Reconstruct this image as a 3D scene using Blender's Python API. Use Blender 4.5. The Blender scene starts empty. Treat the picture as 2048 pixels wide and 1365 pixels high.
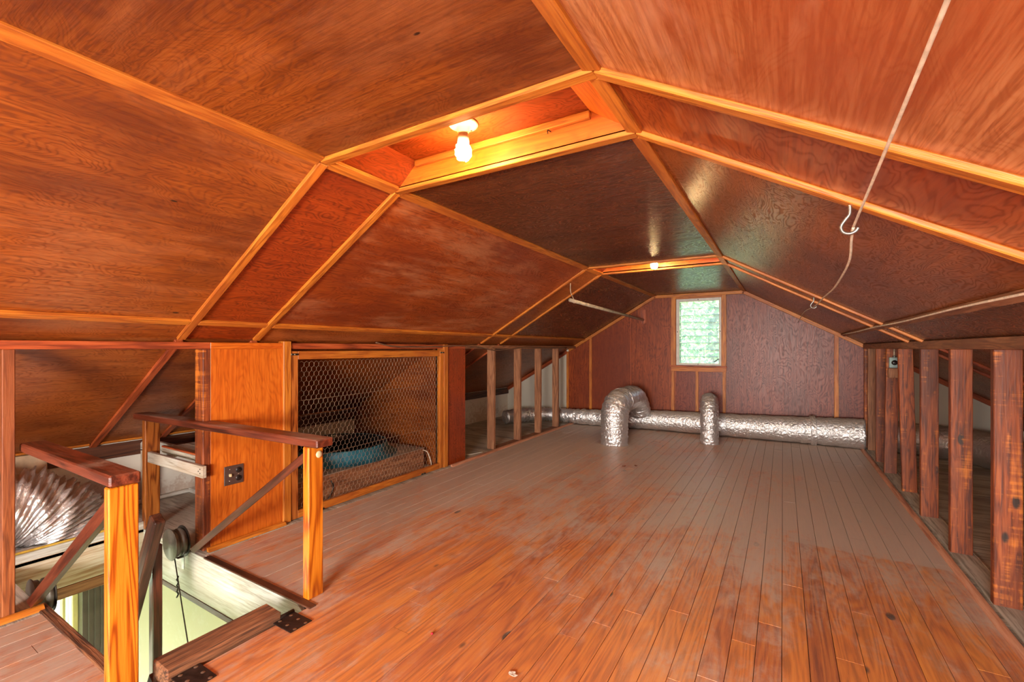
import bpy, bmesh, math, random
from mathutils import Vector, Matrix
random.seed(7)
PI = math.pi
SC = bpy.context.scene
COL = SC.collection

# ------------------------------------------------------------------ camera
cam_d = bpy.data.cameras.new('camera'); cam = bpy.data.objects.new('camera', cam_d); COL.objects.link(cam)
cam_d.sensor_width = 36.0; cam_d.sensor_fit = 'HORIZONTAL'
cam_d.lens = 899.9 / 2048 * 36.0
cam_d.shift_y = (697 - 682.5) / 2048
cam_d.clip_start = 0.02
cam.location = (0, 0, 1.25)
cam.rotation_euler = (PI / 2, 0, 0.542)
SC.camera = cam

# ------------------------------------------------------------------ view, world, large lights
SC.view_settings.view_transform = 'Standard'
SC.view_settings.look = 'None'
SC.view_settings.exposure = 0.36
SC.view_settings.gamma = 1.0
SC.view_settings.use_curve_mapping = False
try:
    SC.cycles.use_denoising = True
    SC.cycles.denoising_prefilter = 'ACCURATE'
    SC.cycles.max_bounces = 7
    SC.cycles.diffuse_bounces = 4
    SC.cycles.glossy_bounces = 3
    SC.cycles.use_adaptive_sampling = True
    SC.cycles.adaptive_threshold = 0.02
    SC.cycles.transparent_max_bounces = 12
    SC.cycles.sample_clamp_indirect = 6.0
except Exception:
    pass
w = bpy.data.worlds.new('world'); SC.world = w; w.use_nodes = True
wn = w.node_tree.nodes; wl = w.node_tree.links
bg = wn['Background']
sky = wn.new('ShaderNodeTexSky'); sky.sky_type = 'NISHITA'; sky.sun_disc = False
sky.sun_elevation = math.radians(50); sky.sun_rotation = math.radians(150); sky.air_density = 1.2; sky.dust_density = 2.0
wl.new(sky.outputs[0], bg.inputs[0]); bg.inputs[1].default_value = 1.35

def light(name, kind, loc, energy, color, rot=(0, 0, 0), size=None, size_y=None, angle=None):
    d = bpy.data.lights.new(name, kind); d.energy = energy; d.color = color
    if kind == 'AREA':
        d.shape = 'RECTANGLE'; d.size = size; d.size_y = size_y
    if kind == 'SUN': d.angle = angle
    o = bpy.data.objects.new(name, d); COL.objects.link(o)
    o.location = loc; o.rotation_euler = rot
    return o
# sun and sky outside; stairwell window daylight; unseen fill lights added behind the camera and downstairs
light('sun', 'SUN', (0, 30, 30), 15.0, (1.0, .94, .78), (math.radians(38), 0, math.radians(12)), angle=.02)
light('rear_fill', 'AREA', (-0.2, -2.76, 1.06), 430, (1.0, .95, .87), (PI / 2, 0, 0), 1.8, .85)  # unseen fill light, added to lift the whole room
light('lower_room_fill', 'AREA', (-2.9, -1.3, -1.3), 13, (1.0, .98, .95), (PI / 2, 0, 0), 1.8, 1.6)  # added fill for the pale stairwell wall; no window stands here
light('stair_window_daylight', 'AREA', (-4.62, .80, -.95), 44, (1.0, .95, .80), (0, -PI / 2, 0), 1.25, 1.0)

# ------------------------------------------------------------------ material helpers
def lin(c):
    r = []
    for k in c:
        k /= 255.0
        r.append(k / 12.92 if k <= .04045 else ((k + .055) / 1.055) ** 2.4)
    return (r[0], r[1], r[2], 1.0)

class N:
    def __init__(s, name):
        s.m = bpy.data.materials.new(name); s.m.use_nodes = True
        s.t = s.m.node_tree; s.n = s.t.nodes; s.l = s.t.links
        s.b = s.n['Principled BSDF']; s.out = s.n['Material Output']
    def new(s, k, **kw):
        n = s.n.new(k)
        for a, v in kw.items(): setattr(n, a, v)
        return n
    def link(s, a, b): s.l.new(a, b)
    def setv(s, sock, v):
        if hasattr(v, 'is_output') or isinstance(v, bpy.types.NodeSocket): s.l.new(v, sock)
        else: sock.default_value = v
    def math(s, op, a, b=0.0, c=0.0, clamp=False):
        n = s.new('ShaderNodeMath', operation=op); n.use_clamp = clamp
        s.setv(n.inputs[0], a); s.setv(n.inputs[1], b); s.setv(n.inputs[2], c)
        return n.outputs[0]
    def vmath(s, op, a, b):
        n = s.new('ShaderNodeVectorMath', operation=op); s.setv(n.inputs[0], a); s.setv(n.inputs[1], b)
        return n.outputs[0]
    def noise(s, vec, scale, detail=2.0, rough=.5, dist=0.0):
        n = s.new('ShaderNodeTexNoise'); s.setv(n.inputs['Vector'], vec)
        n.inputs['Scale'].default_value = scale; n.inputs['Detail'].default_value = detail
        n.inputs['Roughness'].default_value = rough; n.inputs['Distortion'].default_value = dist
        return n.outputs[0]
    def ramp(s, fac, stops):
        n = s.new('ShaderNodeValToRGB'); e = n.color_ramp.elements
        e[0].position, e[0].color = stops[0]; e[1].position, e[1].color = stops[-1]
        for p, c in stops[1:-1]:
            k = e.new(p); k.color = c
        s.setv(n.inputs[0], fac); return n.outputs[0]
    def smooth(s, v, a, b, lo=0.0, hi=1.0):
        n = s.new('ShaderNodeMapRange', interpolation_type='SMOOTHSTEP')
        s.setv(n.inputs[0], v)
        for i, k in enumerate((a, b, lo, hi)): n.inputs[1 + i].default_value = k
        return n.outputs[0]
    def mix(s, fac, a, b, mode='MIX'):
        n = s.new('ShaderNodeMix', data_type='RGBA', blend_type=mode)
        s.setv(n.inputs[0], fac); s.setv(n.inputs[6], a); s.setv(n.inputs[7], b)
        return n.outputs[2]
    def bump(s, height, strength, dist=.01):
        n = s.new('ShaderNodeBump'); n.inputs['Strength'].default_value = strength; n.inputs['Distance'].default_value = dist
        s.setv(n.inputs['Height'], height); s.link(n.outputs[0], s.b.inputs['Normal']); return n

def wood(name, dark, mid, light_, axis='Y', ring=3.0, rings=9.0, stretch=9.0, dist=.4, fine=.35, fig=.6,
         rough=.45, bump=.12, blotch=None, blotch_scale=1.1, blotch_amt=.6, knots=0.0, var=.25, dust=None, dust_amt=0.0,
         worn=None, spec=.5, rough_fig=0.0, haze=None, haze_amt=.3):
    m = N(name)
    tc = m.new('ShaderNodeTexCoord'); oi = m.new('ShaderNodeObjectInfo'); geo = m.new('ShaderNodeNewGeometry')
    off = m.new('ShaderNodeCombineXYZ')
    r13 = m.math('MULTIPLY', oi.outputs['Random'], 31.7)
    r7 = m.math('MULTIPLY', oi.outputs['Random'], 17.3)
    m.link(r13, off.inputs[0]); m.link(r7, off.inputs[1]); m.link(r13, off.inputs[2])
    P = m.vmath('ADD', tc.outputs['Object'], off.outputs[0])
    i = 'XYZ'.index(axis)
    st = [1.0, 1.0, 1.0]; st[i] = 1.0 / stretch
    Q = m.vmath('MULTIPLY', P, tuple(st))
    n1 = m.noise(Q, ring, 3.0, .45, dist)
    rg = m.math('SINE', m.math('MULTIPLY', n1, rings * 6.2832))
    rg = m.math('MULTIPLY_ADD', rg, .5, .5)
    rg = m.math('POWER', rg, 2.2)
    sf = [85.0, 85.0, 85.0]; sf[i] = 4.0
    n2 = m.smooth(m.noise(m.vmath('MULTIPLY', P, tuple(sf)), 1.0, 3.0, .7), .32, .68)
    fac = m.math('ADD', m.math('MULTIPLY', rg, fig), m.math('MULTIPLY', n2, fine))
    fac = m.math('DIVIDE', fac, fig + fine * .75, clamp=True)
    col = m.ramp(fac, [(0.0, lin(light_)), (.45, lin(mid)), (1.0, lin(dark))])
    if blotch is not None:
        nb = m.noise(m.vmath('MULTIPLY', P, tuple(1.0 if k != i else .45 for k in range(3))), blotch_scale, 4.0, .62)
        col = m.mix(m.smooth(nb, .42, .68, 0, blotch_amt), col, lin(blotch))
    if haze is not None:      # rubbed, hazy patches in the old varnish, along the grain; painted sheen on the near right panel
        nh = m.noise(m.vmath('MULTIPLY', P, tuple(2.6 if k != i else .9 for k in range(3))), 1.0, 5.0, .74)
        nh2 = m.noise(m.vmath('MULTIPLY', P, tuple(14.0 if k != i else 2.0 for k in range(3))), 1.0, 3.0, .7)
        col = m.mix(m.smooth(m.math('MULTIPLY_ADD', nh2, .45, nh), .70, .98, 0, haze_amt), col, lin(haze))
    if knots > 0:
        sk = [7.0, 7.0, 7.0]; sk[i] = 3.0
        v = m.new('ShaderNodeTexVoronoi'); v.inputs['Scale'].default_value = 1.0; v.inputs['Randomness'].default_value = 1.0
        m.setv(v.inputs['Vector'], m.vmath('MULTIPLY', P, tuple(sk)))
        big = m.smooth(m.noise(Q, 2.3, 0.0), .5, .56)
        kf = m.math('MULTIPLY', m.smooth(v.outputs['Distance'], knots * 1.25, knots * .75), big)
        col = m.mix(kf, col, lin((48, 26, 16)))
    if worn is not None:   # stain worn thin: streaks of another tone
        nw = m.noise(m.vmath('MULTIPLY', P, tuple(9.0 if k != i else 1.4 for k in range(3))), 1.0, 4.0, .75)
        nz = m.noise(m.vmath('MULTIPLY', P, tuple(1.2 if k != i else 55.0 for k in range(3))), 1.0, 3.0, .6)
        wm = m.smooth(m.math('MULTIPLY_ADD', nz, .5, nw), .78, .95, 0, .8)
        col = m.mix(wm, col, lin(worn))
    hv = m.new('ShaderNodeHueSaturation')
    m.setv(hv.inputs['Value'], m.math('MULTIPLY_ADD', oi.outputs['Random'], var, 1.0 - var * .5))
    m.setv(hv.inputs['Color'], col); col = hv.outputs[0]
    rsock = m.math('MULTIPLY_ADD', rg, rough_fig, rough)
    if dust is not None:
        nd = m.noise(geo.outputs['Position'], 2.2, 7.0, .68, .6)
        dm = m.smooth(nd, .60 - .35 * dust_amt, .78 - .2 * dust_amt, 0, .85)
        if dust == 'top':   # grey dust settled on upward faces
            sep = m.new('ShaderNodeSeparateXYZ'); m.link(geo.outputs['Normal'], sep.inputs[0])
            dm = m.math('MULTIPLY', m.smooth(sep.outputs[2], .6, .95), m.smooth(nd, .42, .66, 0, .85))
        col = m.mix(dm, col, lin((165, 148, 134)))
        rsock = m.math('MULTIPLY_ADD', dm, .35, rsock)
    m.link(col, m.b.inputs['Base Color']); m.setv(m.b.inputs['Roughness'], rsock)
    m.b.inputs['Specular IOR Level'].default_value = spec
    if bump: m.bump(n2, bump * 1.2, .004)
    return m.m

_cache = {}
STY = dict(
    # name: dark, mid, light
    ply=dict(dark=(112, 52, 16), mid=(144, 72, 22), light_=(158, 86, 32), stretch=2.6, ring=8.0, rings=24, dist=.5, fig=.4, fine=.6, rough=.30,
             blotch=(86, 36, 18), blotch_scale=1.5, blotch_amt=.85, var=.12, bump=.06, rough_fig=.16, knots=.045, haze=(178, 108, 62), haze_amt=.45),
    plyorange=dict(dark=(122, 48, 10), mid=(156, 68, 16), light_=(168, 80, 24), stretch=2.6, ring=6.0, rings=22, dist=.5, fig=.35, fine=.5, rough=.34,
             blotch=(110, 40, 16), blotch_scale=1.3, blotch_amt=.8, var=.06, bump=.05, rough_fig=.12, knots=.04, haze=(196, 134, 92), haze_amt=.5),
    plydark=dict(dark=(70, 34, 18), mid=(104, 54, 28), light_=(120, 66, 36), stretch=2.6, ring=6.0, rings=24, dist=.5, fig=.4, fine=.6, rough=.27,  # darker ply: shade of the flat bays between bulbs put into the colour
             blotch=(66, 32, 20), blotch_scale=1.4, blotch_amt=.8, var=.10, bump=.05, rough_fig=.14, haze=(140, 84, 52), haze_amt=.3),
    plysheen=dict(dark=(148, 80, 40), mid=(172, 104, 60), light_=(182, 118, 74), stretch=3.2, ring=6.0, rings=30, dist=.4, fig=.12, fine=.7, rough=.34,  # lighter ply: lamp sheen on the near right panel painted into the colour
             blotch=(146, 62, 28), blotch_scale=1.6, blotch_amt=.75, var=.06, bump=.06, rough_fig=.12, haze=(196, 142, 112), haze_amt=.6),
    plyred=dict(dark=(108, 38, 8), mid=(144, 54, 12), light_=(158, 66, 20), stretch=2.6, ring=8.0, rings=22, dist=.5, fig=.42, fine=.55, rough=.32,
             blotch=(94, 28, 10), blotch_scale=1.6, blotch_amt=.8, var=.10, bump=.05, rough_fig=.14, haze=(170, 92, 48), haze_amt=.25),
    plywall=dict(spec=.35, dark=(84, 28, 18), mid=(120, 48, 30), light_=(134, 60, 40), stretch=2.8, ring=6.0, rings=22, dist=.5, fig=.45, fine=.6, rough=.38,
             blotch=(80, 34, 26), blotch_scale=1.3, blotch_amt=.75, var=.10, bump=.03, rough_fig=.06),
    plywallwarm=dict(spec=.35, dark=(98, 38, 14), mid=(140, 60, 24), light_=(154, 74, 34), stretch=3.4, ring=6.0, rings=18, dist=.5, fig=.35, fine=.6, rough=.40,
             blotch=(104, 42, 24), blotch_scale=1.3, blotch_amt=.75, var=.16, bump=.03, rough_fig=.06),
    plywarm=dict(dark=(172, 80, 14), mid=(196, 98, 22), light_=(206, 112, 32), stretch=4.0, ring=6.0, rings=16, dist=.4, fig=.3, fine=.6, rough=.42,
             blotch=(176, 72, 20), blotch_scale=1.6, blotch_amt=.6, var=.06, bump=.05),
    batten=dict(dark=(152, 80, 20), mid=(188, 108, 30), light_=(202, 126, 42), stretch=12, ring=22, rings=5, fig=.5, fine=.5, rough=.5, var=.18,
             blotch=(152, 70, 26), blotch_scale=2.4, blotch_amt=.6),
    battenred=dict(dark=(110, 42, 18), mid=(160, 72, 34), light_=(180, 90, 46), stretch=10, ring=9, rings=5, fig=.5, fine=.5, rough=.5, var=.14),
    stud=dict(dark=(86, 34, 10), mid=(138, 62, 20), light_=(158, 80, 32), stretch=11, ring=16, rings=6, dist=.5, fig=.45, fine=.6, rough=.6, knots=.10, var=.24,
             blotch=(88, 40, 22), blotch_scale=3.0, blotch_amt=.8, worn=(206, 116, 36), bump=.15),
    studwarm=dict(dark=(104, 52, 22), mid=(148, 80, 38), light_=(166, 98, 52), stretch=11, ring=16, rings=8, dist=.5, fig=.5, fine=.55, rough=.55, knots=.09, var=.1,
             blotch=(118, 60, 32), blotch_scale=3.0, blotch_amt=.6, bump=.12),
    studgrey=dict(dark=(112, 70, 46), mid=(150, 98, 66), light_=(170, 118, 82), stretch=11, ring=16, rings=6, dist=.5, fig=.45, fine=.55, rough=.65, knots=.09, var=.22,
             blotch=(122, 74, 50), blotch_scale=3.0, blotch_amt=.7, bump=.15),
    rail=dict(dark=(66, 26, 14), mid=(108, 48, 28), light_=(130, 64, 40), stretch=10, ring=8, rings=6, fig=.55, fine=.5, rough=.42, knots=.07, var=.1, dust='top', dust_amt=.5,
             blotch=(92, 36, 22), blotch_scale=2.5, blotch_amt=.5),
    post=dict(dark=(146, 62, 8), mid=(196, 108, 20), light_=(214, 130, 34), stretch=16, ring=9, rings=13, dist=.3, fig=.75, fine=.25, rough=.3, knots=.10, var=.06),
    postdull=dict(dark=(110, 50, 14), mid=(168, 92, 34), light_=(184, 110, 48), stretch=14, ring=10, rings=11, dist=.4, fig=.6, fine=.3, rough=.42, knots=.09, var=.1),
    brace=dict(dark=(62, 24, 14), mid=(92, 40, 24), light_=(108, 52, 32), stretch=12, ring=9, rings=4, fig=.4, fine=.5, rough=.35, var=.15),
    beam=dict(dark=(62, 38, 24), mid=(138, 88, 56), light_=(166, 112, 74), stretch=14, ring=14, rings=4, fig=.4, fine=.8, rough=.75, var=.1, bump=.3,
             blotch=(84, 54, 36), blotch_scale=5, blotch_amt=.7),
    white=dict(dark=(168, 158, 146), mid=(206, 202, 196), light_=(216, 214, 210), stretch=8, ring=4, rings=8, fig=.25, fine=.6, rough=.6, var=.04,
             blotch=(186, 166, 140), blotch_scale=2.6, blotch_amt=.5, bump=.08),
    whitewash=dict(dark=(160, 124, 92), mid=(196, 176, 152), light_=(206, 192, 172), stretch=9, ring=6, rings=7, fig=.4, fine=.6, rough=.65, var=.04,
             blotch=(190, 150, 104), blotch_scale=2.0, blotch_amt=.6),
    whitedirty=dict(dark=(150, 140, 126), mid=(192, 186, 176), light_=(204, 200, 192), stretch=8, ring=4, rings=8, fig=.25, fine=.5, rough=.7, var=.08,
             blotch=(168, 138, 106), blotch_scale=3.0, blotch_amt=.6, dust='top', dust_amt=.4),
    greyply=dict(dark=(140, 128, 114), mid=(184, 172, 156), light_=(196, 184, 168), stretch=5, ring=3, rings=8, fig=.3, fine=.5, rough=.8, var=.12,
             blotch=(126, 112, 98), blotch_scale=2.2, blotch_amt=.7),
    darkwood=dict(dark=(44, 22, 14), mid=(78, 42, 26), light_=(94, 54, 34), stretch=10, ring=8, rings=5, fig=.5, fine=.5, rough=.55, var=.2),
)
def W(style, axis='Y'):
    k = style + '_' + axis
    if k not in _cache: _cache[k] = wood(k, axis=axis, **STY[style])
    return _cache[k]

def floor_mat():
    """varnished pine strip floor; pale dust lies over the far and right parts, thin scuffs elsewhere"""
    m = N('pine_floor')
    tc = m.new('ShaderNodeTexCoord'); oi = m.new('ShaderNodeObjectInfo'); geo = m.new('ShaderNodeNewGeometry')
    R = oi.outputs['Random']
    off = m.new('ShaderNodeCombineXYZ'); a = m.math('MULTIPLY', R, 53.0); b = m.math('MULTIPLY', R, 29.0)
    m.link(a, off.inputs[0]); m.link(b, off.inputs[1])
    P = m.vmath('ADD', tc.outputs['Object'], off.outputs[0])
    Q = m.vmath('MULTIPLY', P, (1, .085, 1))
    n1 = m.noise(Q, 7.0, 2.5, .45, .5)
    rg = m.math('MULTIPLY_ADD', m.math('SINE', m.math('MULTIPLY', n1, 95.0)), .5, .5)
    n2 = m.smooth(m.noise(m.vmath('MULTIPLY', P, (90, 4, 90)), 1.0, 4.0, .7), .3, .7)
    fac = m.math('ADD', m.math('MULTIPLY', rg, .5), m.math('MULTIPLY', n2, .5))
    wood_c = m.ramp(fac, [(.10, lin((226, 140, 48))), (.5, lin((200, 108, 32))), (.95, lin((126, 56, 18)))])
    tone = m.ramp(R, [(0.0, lin((160, 80, 50))), (.35, lin((202, 116, 54))), (.7, lin((220, 138, 48))), (.93, lin((190, 100, 46))), (1.0, lin((118, 52, 36)))])
    wood_c = m.mix(.42, wood_c, tone)
    # knots
    v = m.new('ShaderNodeTexVoronoi'); v.inputs['Scale'].default_value = 1.0
    m.setv(v.inputs['Vector'], m.vmath('MULTIPLY', P, (5.5, 2.6, 5.5)))
    kf = m.math('MULTIPLY', m.smooth(v.outputs['Distance'], .115, .07), m.smooth(m.noise(P, 1.7, 0.0), .5, .54))
    wood_c = m.mix(kf, wood_c, lin((62, 40, 32)))
    # dust, in room coordinates
    sep = m.new('ShaderNodeSeparateXYZ'); m.link(geo.outputs['Position'], sep.inputs[0])
    X, Y = sep.outputs[0], sep.outputs[1]
    nA = m.noise(geo.outputs['Position'], 1.15, 6.0, .62, .8)
    nB = m.noise(m.vmath('MULTIPLY', geo.outputs['Position'], (3.2, 1.3, 1.0)), 2.6, 7.0, .72, 1.2)
    nC = m.noise(m.vmath('MULTIPLY', geo.outputs['Position'], (1.0, 1.0, 1.0)), 9.0, 5.0, .7, 1.5)
    nD = m.noise(m.vmath('MULTIPLY', geo.outputs['Position'], (2.0, .5, 1.0)), 3.4, 8.0, .75, 2.2)
    g = m.math('ADD', m.math('MULTIPLY', m.smooth(Y, 1.6, 4.4), .50), m.math('MULTIPLY', m.math('MULTIPLY', m.smooth(X, -1.0, .5), m.smooth(Y, 1.6, 3.2)), .36))
    g = m.math('ADD', g, m.math('MULTIPLY', m.smooth(X, -1.75, -2.5), .46))
    g = m.math('ADD', g, m.math('MULTIPLY', m.math('SUBTRACT', nA, .5), 1.5))
    g = m.math('ADD', g, m.math('MULTIPLY', m.math('SUBTRACT', nB, .5), 1.3))
    g = m.math('ADD', g, m.math('MULTIPLY', m.math('SUBTRACT', nD, .5), .9))
    g = m.math('ADD', g, m.math('MULTIPLY', m.math('SUBTRACT', nC, .5), .6))
    # a board-wide mat once lay at the right: cleaner, with a straight dusty edge
    mat_ = m.math('MULTIPLY', m.math('MULTIPLY', m.smooth(Y, 3.44, 3.41), m.smooth(X, -.02, .06)), .30)
    g = m.math('SUBTRACT', g, mat_)
    dm = m.smooth(g, -.08, .70, .12, .88)
    col = m.mix(dm, wood_c, lin((190, 174, 160)))
    m.link(col, m.b.inputs['Base Color'])
    m.setv(m.b.inputs['Roughness'], m.math('MULTIPLY_ADD', dm, .16, m.math('MULTIPLY_ADD', nB, .16, .22)))
    m.bump(n2, .12, .004)
    return m.m

def plain(name, col, rough=.5, metal=0.0, noise_amt=.12, scale=12.0, bump=0.0, spec=.5, emit=None, estr=0.0):
    m = N(name); tc = m.new('ShaderNodeTexCoord')
    n = m.noise(tc.outputs['Object'], scale, 5.0, .6)
    c0 = [k * (1 - noise_amt) for k in col]; c1 = [min(255, k * (1 + noise_amt)) for k in col]
    m.link(m.ramp(n, [(.3, lin(c0)), (.7, lin(c1))]), m.b.inputs['Base Color'])
    m.b.inputs['Metallic'].default_value = metal; m.b.inputs['Specular IOR Level'].default_value = spec
    m.setv(m.b.inputs['Roughness'], m.smooth(n, .2, .8, max(0, rough - .08), rough + .08))
    if bump: m.bump(n, bump, .004)
    if emit:
        m.b.inputs['Emission Color'].default_value = lin(emit); m.b.inputs['Emission Strength'].default_value = estr
    return m.m

def foil_mat(name, dusty=.55, crinkle=1.0):
    m = N(name); tc = m.new('ShaderNodeTexCoord'); geo = m.new('ShaderNodeNewGeometry')
    P = tc.outputs['Object']
    v = m.new('ShaderNodeTexVoronoi', feature='DISTANCE_TO_EDGE'); v.inputs['Scale'].default_value = 19; m.setv(v.inputs['Vector'], P)
    n = m.noise(P, 26.0, 4.0, .6, 1.5)
    h = m.math('ADD', m.math('MULTIPLY', v.outputs[0], 1.2), m.math('MULTIPLY', n, .8))
    m.bump(h, .62 * crinkle, .02)
    sep = m.new('ShaderNodeSeparateXYZ'); m.link(geo.outputs['Normal'], sep.inputs[0])
    nd = m.noise(P, 7.0, 5.0, .65)
    up = m.math('MULTIPLY', m.smooth(m.math('MULTIPLY_ADD', nd, .5, sep.outputs[2]), .72, 1.05), dusty)
    m.link(m.mix(up, lin((226, 222, 222)), lin((152, 134, 118))), m.b.inputs['Base Color'])
    m.setv(m.b.inputs['Metallic'], m.math('SUBTRACT', .86, m.math('MULTIPLY', up, .8)))
    m.setv(m.b.inputs['Roughness'], m.math('MULTIPLY_ADD', up, .5, m.math('MULTIPLY_ADD', n, .22, .27)))
    return m.m

def plaster_mat(name, col, stain, amt=.5):
    m = N(name); geo = m.new('ShaderNodeNewGeometry'); P = geo.outputs['Position']
    n = m.noise(P, 1.6, 6.0, .6); n2 = m.noise(P, 28.0, 5.0, .75)
    sep = m.new('ShaderNodeSeparateXYZ'); m.link(P, sep.inputs[0])
    low = m.smooth(sep.outputs[2], .42, .02)
    k = m.smooth(m.math('ADD', m.math('ADD', m.math('MULTIPLY', n, .8), m.math('MULTIPLY', n2, .55)), m.math('MULTIPLY', low, .22)), .78, .92, 0, amt)
    m.link(m.mix(k, lin(col), lin(stain)), m.b.inputs['Base Color'])
    m.b.inputs['Roughness'].default_value = .85; m.bump(n2, .15, .004)
    return m.m

def glass_mat(name):
    m = N(name)
    m.n.remove(m.b)
    tr = m.new('ShaderNodeBsdfTransparent'); tr.inputs[0].default_value = (.93, .97, .95, 1)
    gl = m.new('ShaderNodeBsdfGlossy'); gl.inputs['Roughness'].default_value = .04
    fr = m.new('ShaderNodeFresnel'); fr.inputs[0].default_value = 1.5
    geo = m.new('ShaderNodeNewGeometry')
    tl = m.new('ShaderNodeBsdfTranslucent'); tl.inputs[0].default_value = (.8, .9, .86, 1)
    mx0 = m.new('ShaderNodeMixShader'); m.setv(mx0.inputs[0], m.smooth(m.noise(geo.outputs['Position'], 60, 4, .7), .3, .8, .06, .22))
    m.link(tr.outputs[0], mx0.inputs[1]); m.link(tl.outputs[0], mx0.inputs[2])
    mx = m.new('ShaderNodeMixShader'); m.link(fr.outputs[0], mx.inputs[0]); m.link(mx0.outputs[0], mx.inputs[1]); m.link(gl.outputs[0], mx.inputs[2])
    m.link(mx.outputs[0], m.out.inputs[0])
    return m.m

def screen_mat(name):
    """fine insect-screen weave: half open, half pale wire"""
    m = N(name); m.n.remove(m.b); tc = m.new('ShaderNodeTexCoord')
    tr = m.new('ShaderNodeBsdfTransparent'); df = m.new('ShaderNodeBsdfTranslucent'); df.inputs[0].default_value = (.80, .81, .72, 1)
    n = m.noise(tc.outputs['Object'], 90, 3, .7)
    mx = m.new('ShaderNodeMixShader'); m.setv(mx.inputs[0], m.smooth(n, .2, .8, .16, .32))
    m.link(tr.outputs[0], mx.inputs[1]); m.link(df.outputs[0], mx.inputs[2]); m.link(mx.outputs[0], m.out.inputs[0])
    return m.m

def leaf_mat(name, a, b):
    m = N(name); geo = m.new('ShaderNodeNewGeometry')
    n = m.noise(geo.outputs['Position'], 2.2, 5.0, .7)
    m.link(m.ramp(n, [(.35, lin(a)), (.65, lin(b))]), m.b.inputs['Base Color']); m.b.inputs['Roughness'].default_value = .5
    m.b.inputs['Transmission Weight'].default_value = 0.0
    return m.m

M = {
    'floor': floor_mat(),
    'gap': plain('dark_subfloor', (46, 30, 22), .9),
    'roof': plain('roof_sheathing', (70, 50, 38), .9),
    'foil': foil_mat('foil_duct_wrap', .85, .9),
    'foil2': foil_mat('foil_flex_shiny', .12, .6),
    'plaster': plaster_mat('white_plaster', (214, 206, 194), (158, 112, 78), .45),
    'plasterclean': plaster_mat('pale_panel', (214, 208, 196), (190, 170, 140), .3),
    'pale': plaster_mat('pale_green_wall', (222, 218, 198), (210, 202, 164), .5),
    'glass': glass_mat('louvre_glass'),
    'screen': screen_mat('insect_screen'),
    'alu': plain('painted_frame', (206, 198, 190), .5, 0.0, .06),
    'steel': plain('galvanised_steel', (150, 148, 144), .4, .9, .15, 30),
    'darkmetal': plain('dark_steel', (70, 64, 58), .45, .8, .25, 20),
    'reelgrey': plain('reel_grey', (104, 98, 88), .5, .5, .2, 20),
    'hinge': plain('black_iron_hinge', (52, 40, 36), .5, .6, .35, 25, .2),
    'screw': plain('steel_screw', (176, 164, 148), .35, .9, .1),
    'brownplate': plain('brown_switch_plate', (78, 58, 52), .35, 0, .05),
    'black': plain('black_bakelite', (26, 20, 20), .3, 0, .1),
    'ivory': plain('ivory_toggle', (206, 186, 144), .35, 0, .05),
    'teal': plain('teal_fan_enamel', (40, 100, 118), .45, .2, .25, 6),
    'wire': plain('galvanised_wire', (138, 114, 94), .5, .15, .15, 30),
    'rope': plain('cotton_cord', (196, 180, 160), .8, 0, .12, 40, .2),
    'cable': plain('cloth_cable', (226, 212, 192), .7, 0, .12, 30),
    'cabledark': plain('brown_cable', (104, 74, 54), .7, 0, .15, 30),
    'yellowcable': plain('yellow_cable', (196, 158, 60), .6, 0, .12, 30),
    'pipe': plain('weathered_pipe', (176, 160, 138), .5, .2, .15, 14),
    'ceramic': plain('cream_ceramic', (226, 206, 150), .35, 0, .04),
    'bulbbase': plain('white_bulb_base', (236, 230, 214), .4, 0, .03),
    'bulb': plain('glowing_tube', (255, 240, 210), .4, 0, .0, emit=(255, 214, 150), estr=340),
    'bluebox': plain('blue_grey_box', (140, 160, 158), .5, .2, .1),
    'curtain': plain('dark_brown_slats', (92, 78, 74), .6, 0, .15, 6),
    'bark': plain('bark', (84, 66, 50), .9, 0, .3, 6, .5),
    'leaf1': leaf_mat('leaves_green', (84, 128, 70), (186, 206, 140)),
    'leaf2': leaf_mat('leaves_blue_green', (80, 130, 96), (150, 186, 150)),
    'leaf3': leaf_mat('leaves_yellow', (150, 166, 96), (216, 208, 150)),
    'paneedge': plain('polished_glass_edge', (150, 186, 196), .25, 0, .1, 20),
    'paper': plain('torn_paper', (214, 200, 184), .8, 0, .06),
    'tealbit': plain('teal_scrap', (96, 150, 136), .7),
    'redbit': plain('red_bead', (190, 30, 50), .4),
    'deadleaf': plain('dry_leaf', (122, 68, 44), .8, 0, .2),
    'ground': plain('grass_ground', (88, 120, 60), .9, 0, .2, 2),
}

# ------------------------------------------------------------------ mesh helpers
def mesh_obj(name, bm, mat, parent=None, smooth=False, loc=None):
    me = bpy.data.meshes.new(name); bm.normal_update(); bm.to_mesh(me); bm.free()
    me.materials.append(mat)
    if smooth:
        for p in me.polygons: p.use_smooth = True
    o = bpy.data.objects.new(name, me); COL.objects.link(o)
    if loc: o.location = loc
    if parent: o.parent = parent
    return o
def tag(o, label, cat, group=None):
    o['label'] = label; o['category'] = cat
    if group: o['group'] = group
    return o
def struct(o, label=None):
    o['kind'] = 'structure'
    if label: o['label'] = label
    return o
def empty(name, loc=(0, 0, 0)):
    o = bpy.data.objects.new(name, None); COL.objects.link(o); o.empty_display_size = .05
    o.location = loc
    return o
def addbox(bm, lo, hi, bev=0.0):
    vs = [bm.verts.new((x, y, z)) for z in (lo[2], hi[2]) for y in (lo[1], hi[1]) for x in (lo[0], hi[0])]
    fs = [bm.faces.new([vs[k] for k in f]) for f in ((0, 2, 3, 1), (4, 5, 7, 6), (0, 1, 5, 4), (2, 6, 7, 3), (0, 4, 6, 2), (1, 3, 7, 5))]
    if bev:
        es = {e for f in fs for e in f.edges}
        bmesh.ops.bevel(bm, geom=list(es), offset=bev, segments=1, affect='EDGES', profile=.5)
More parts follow.
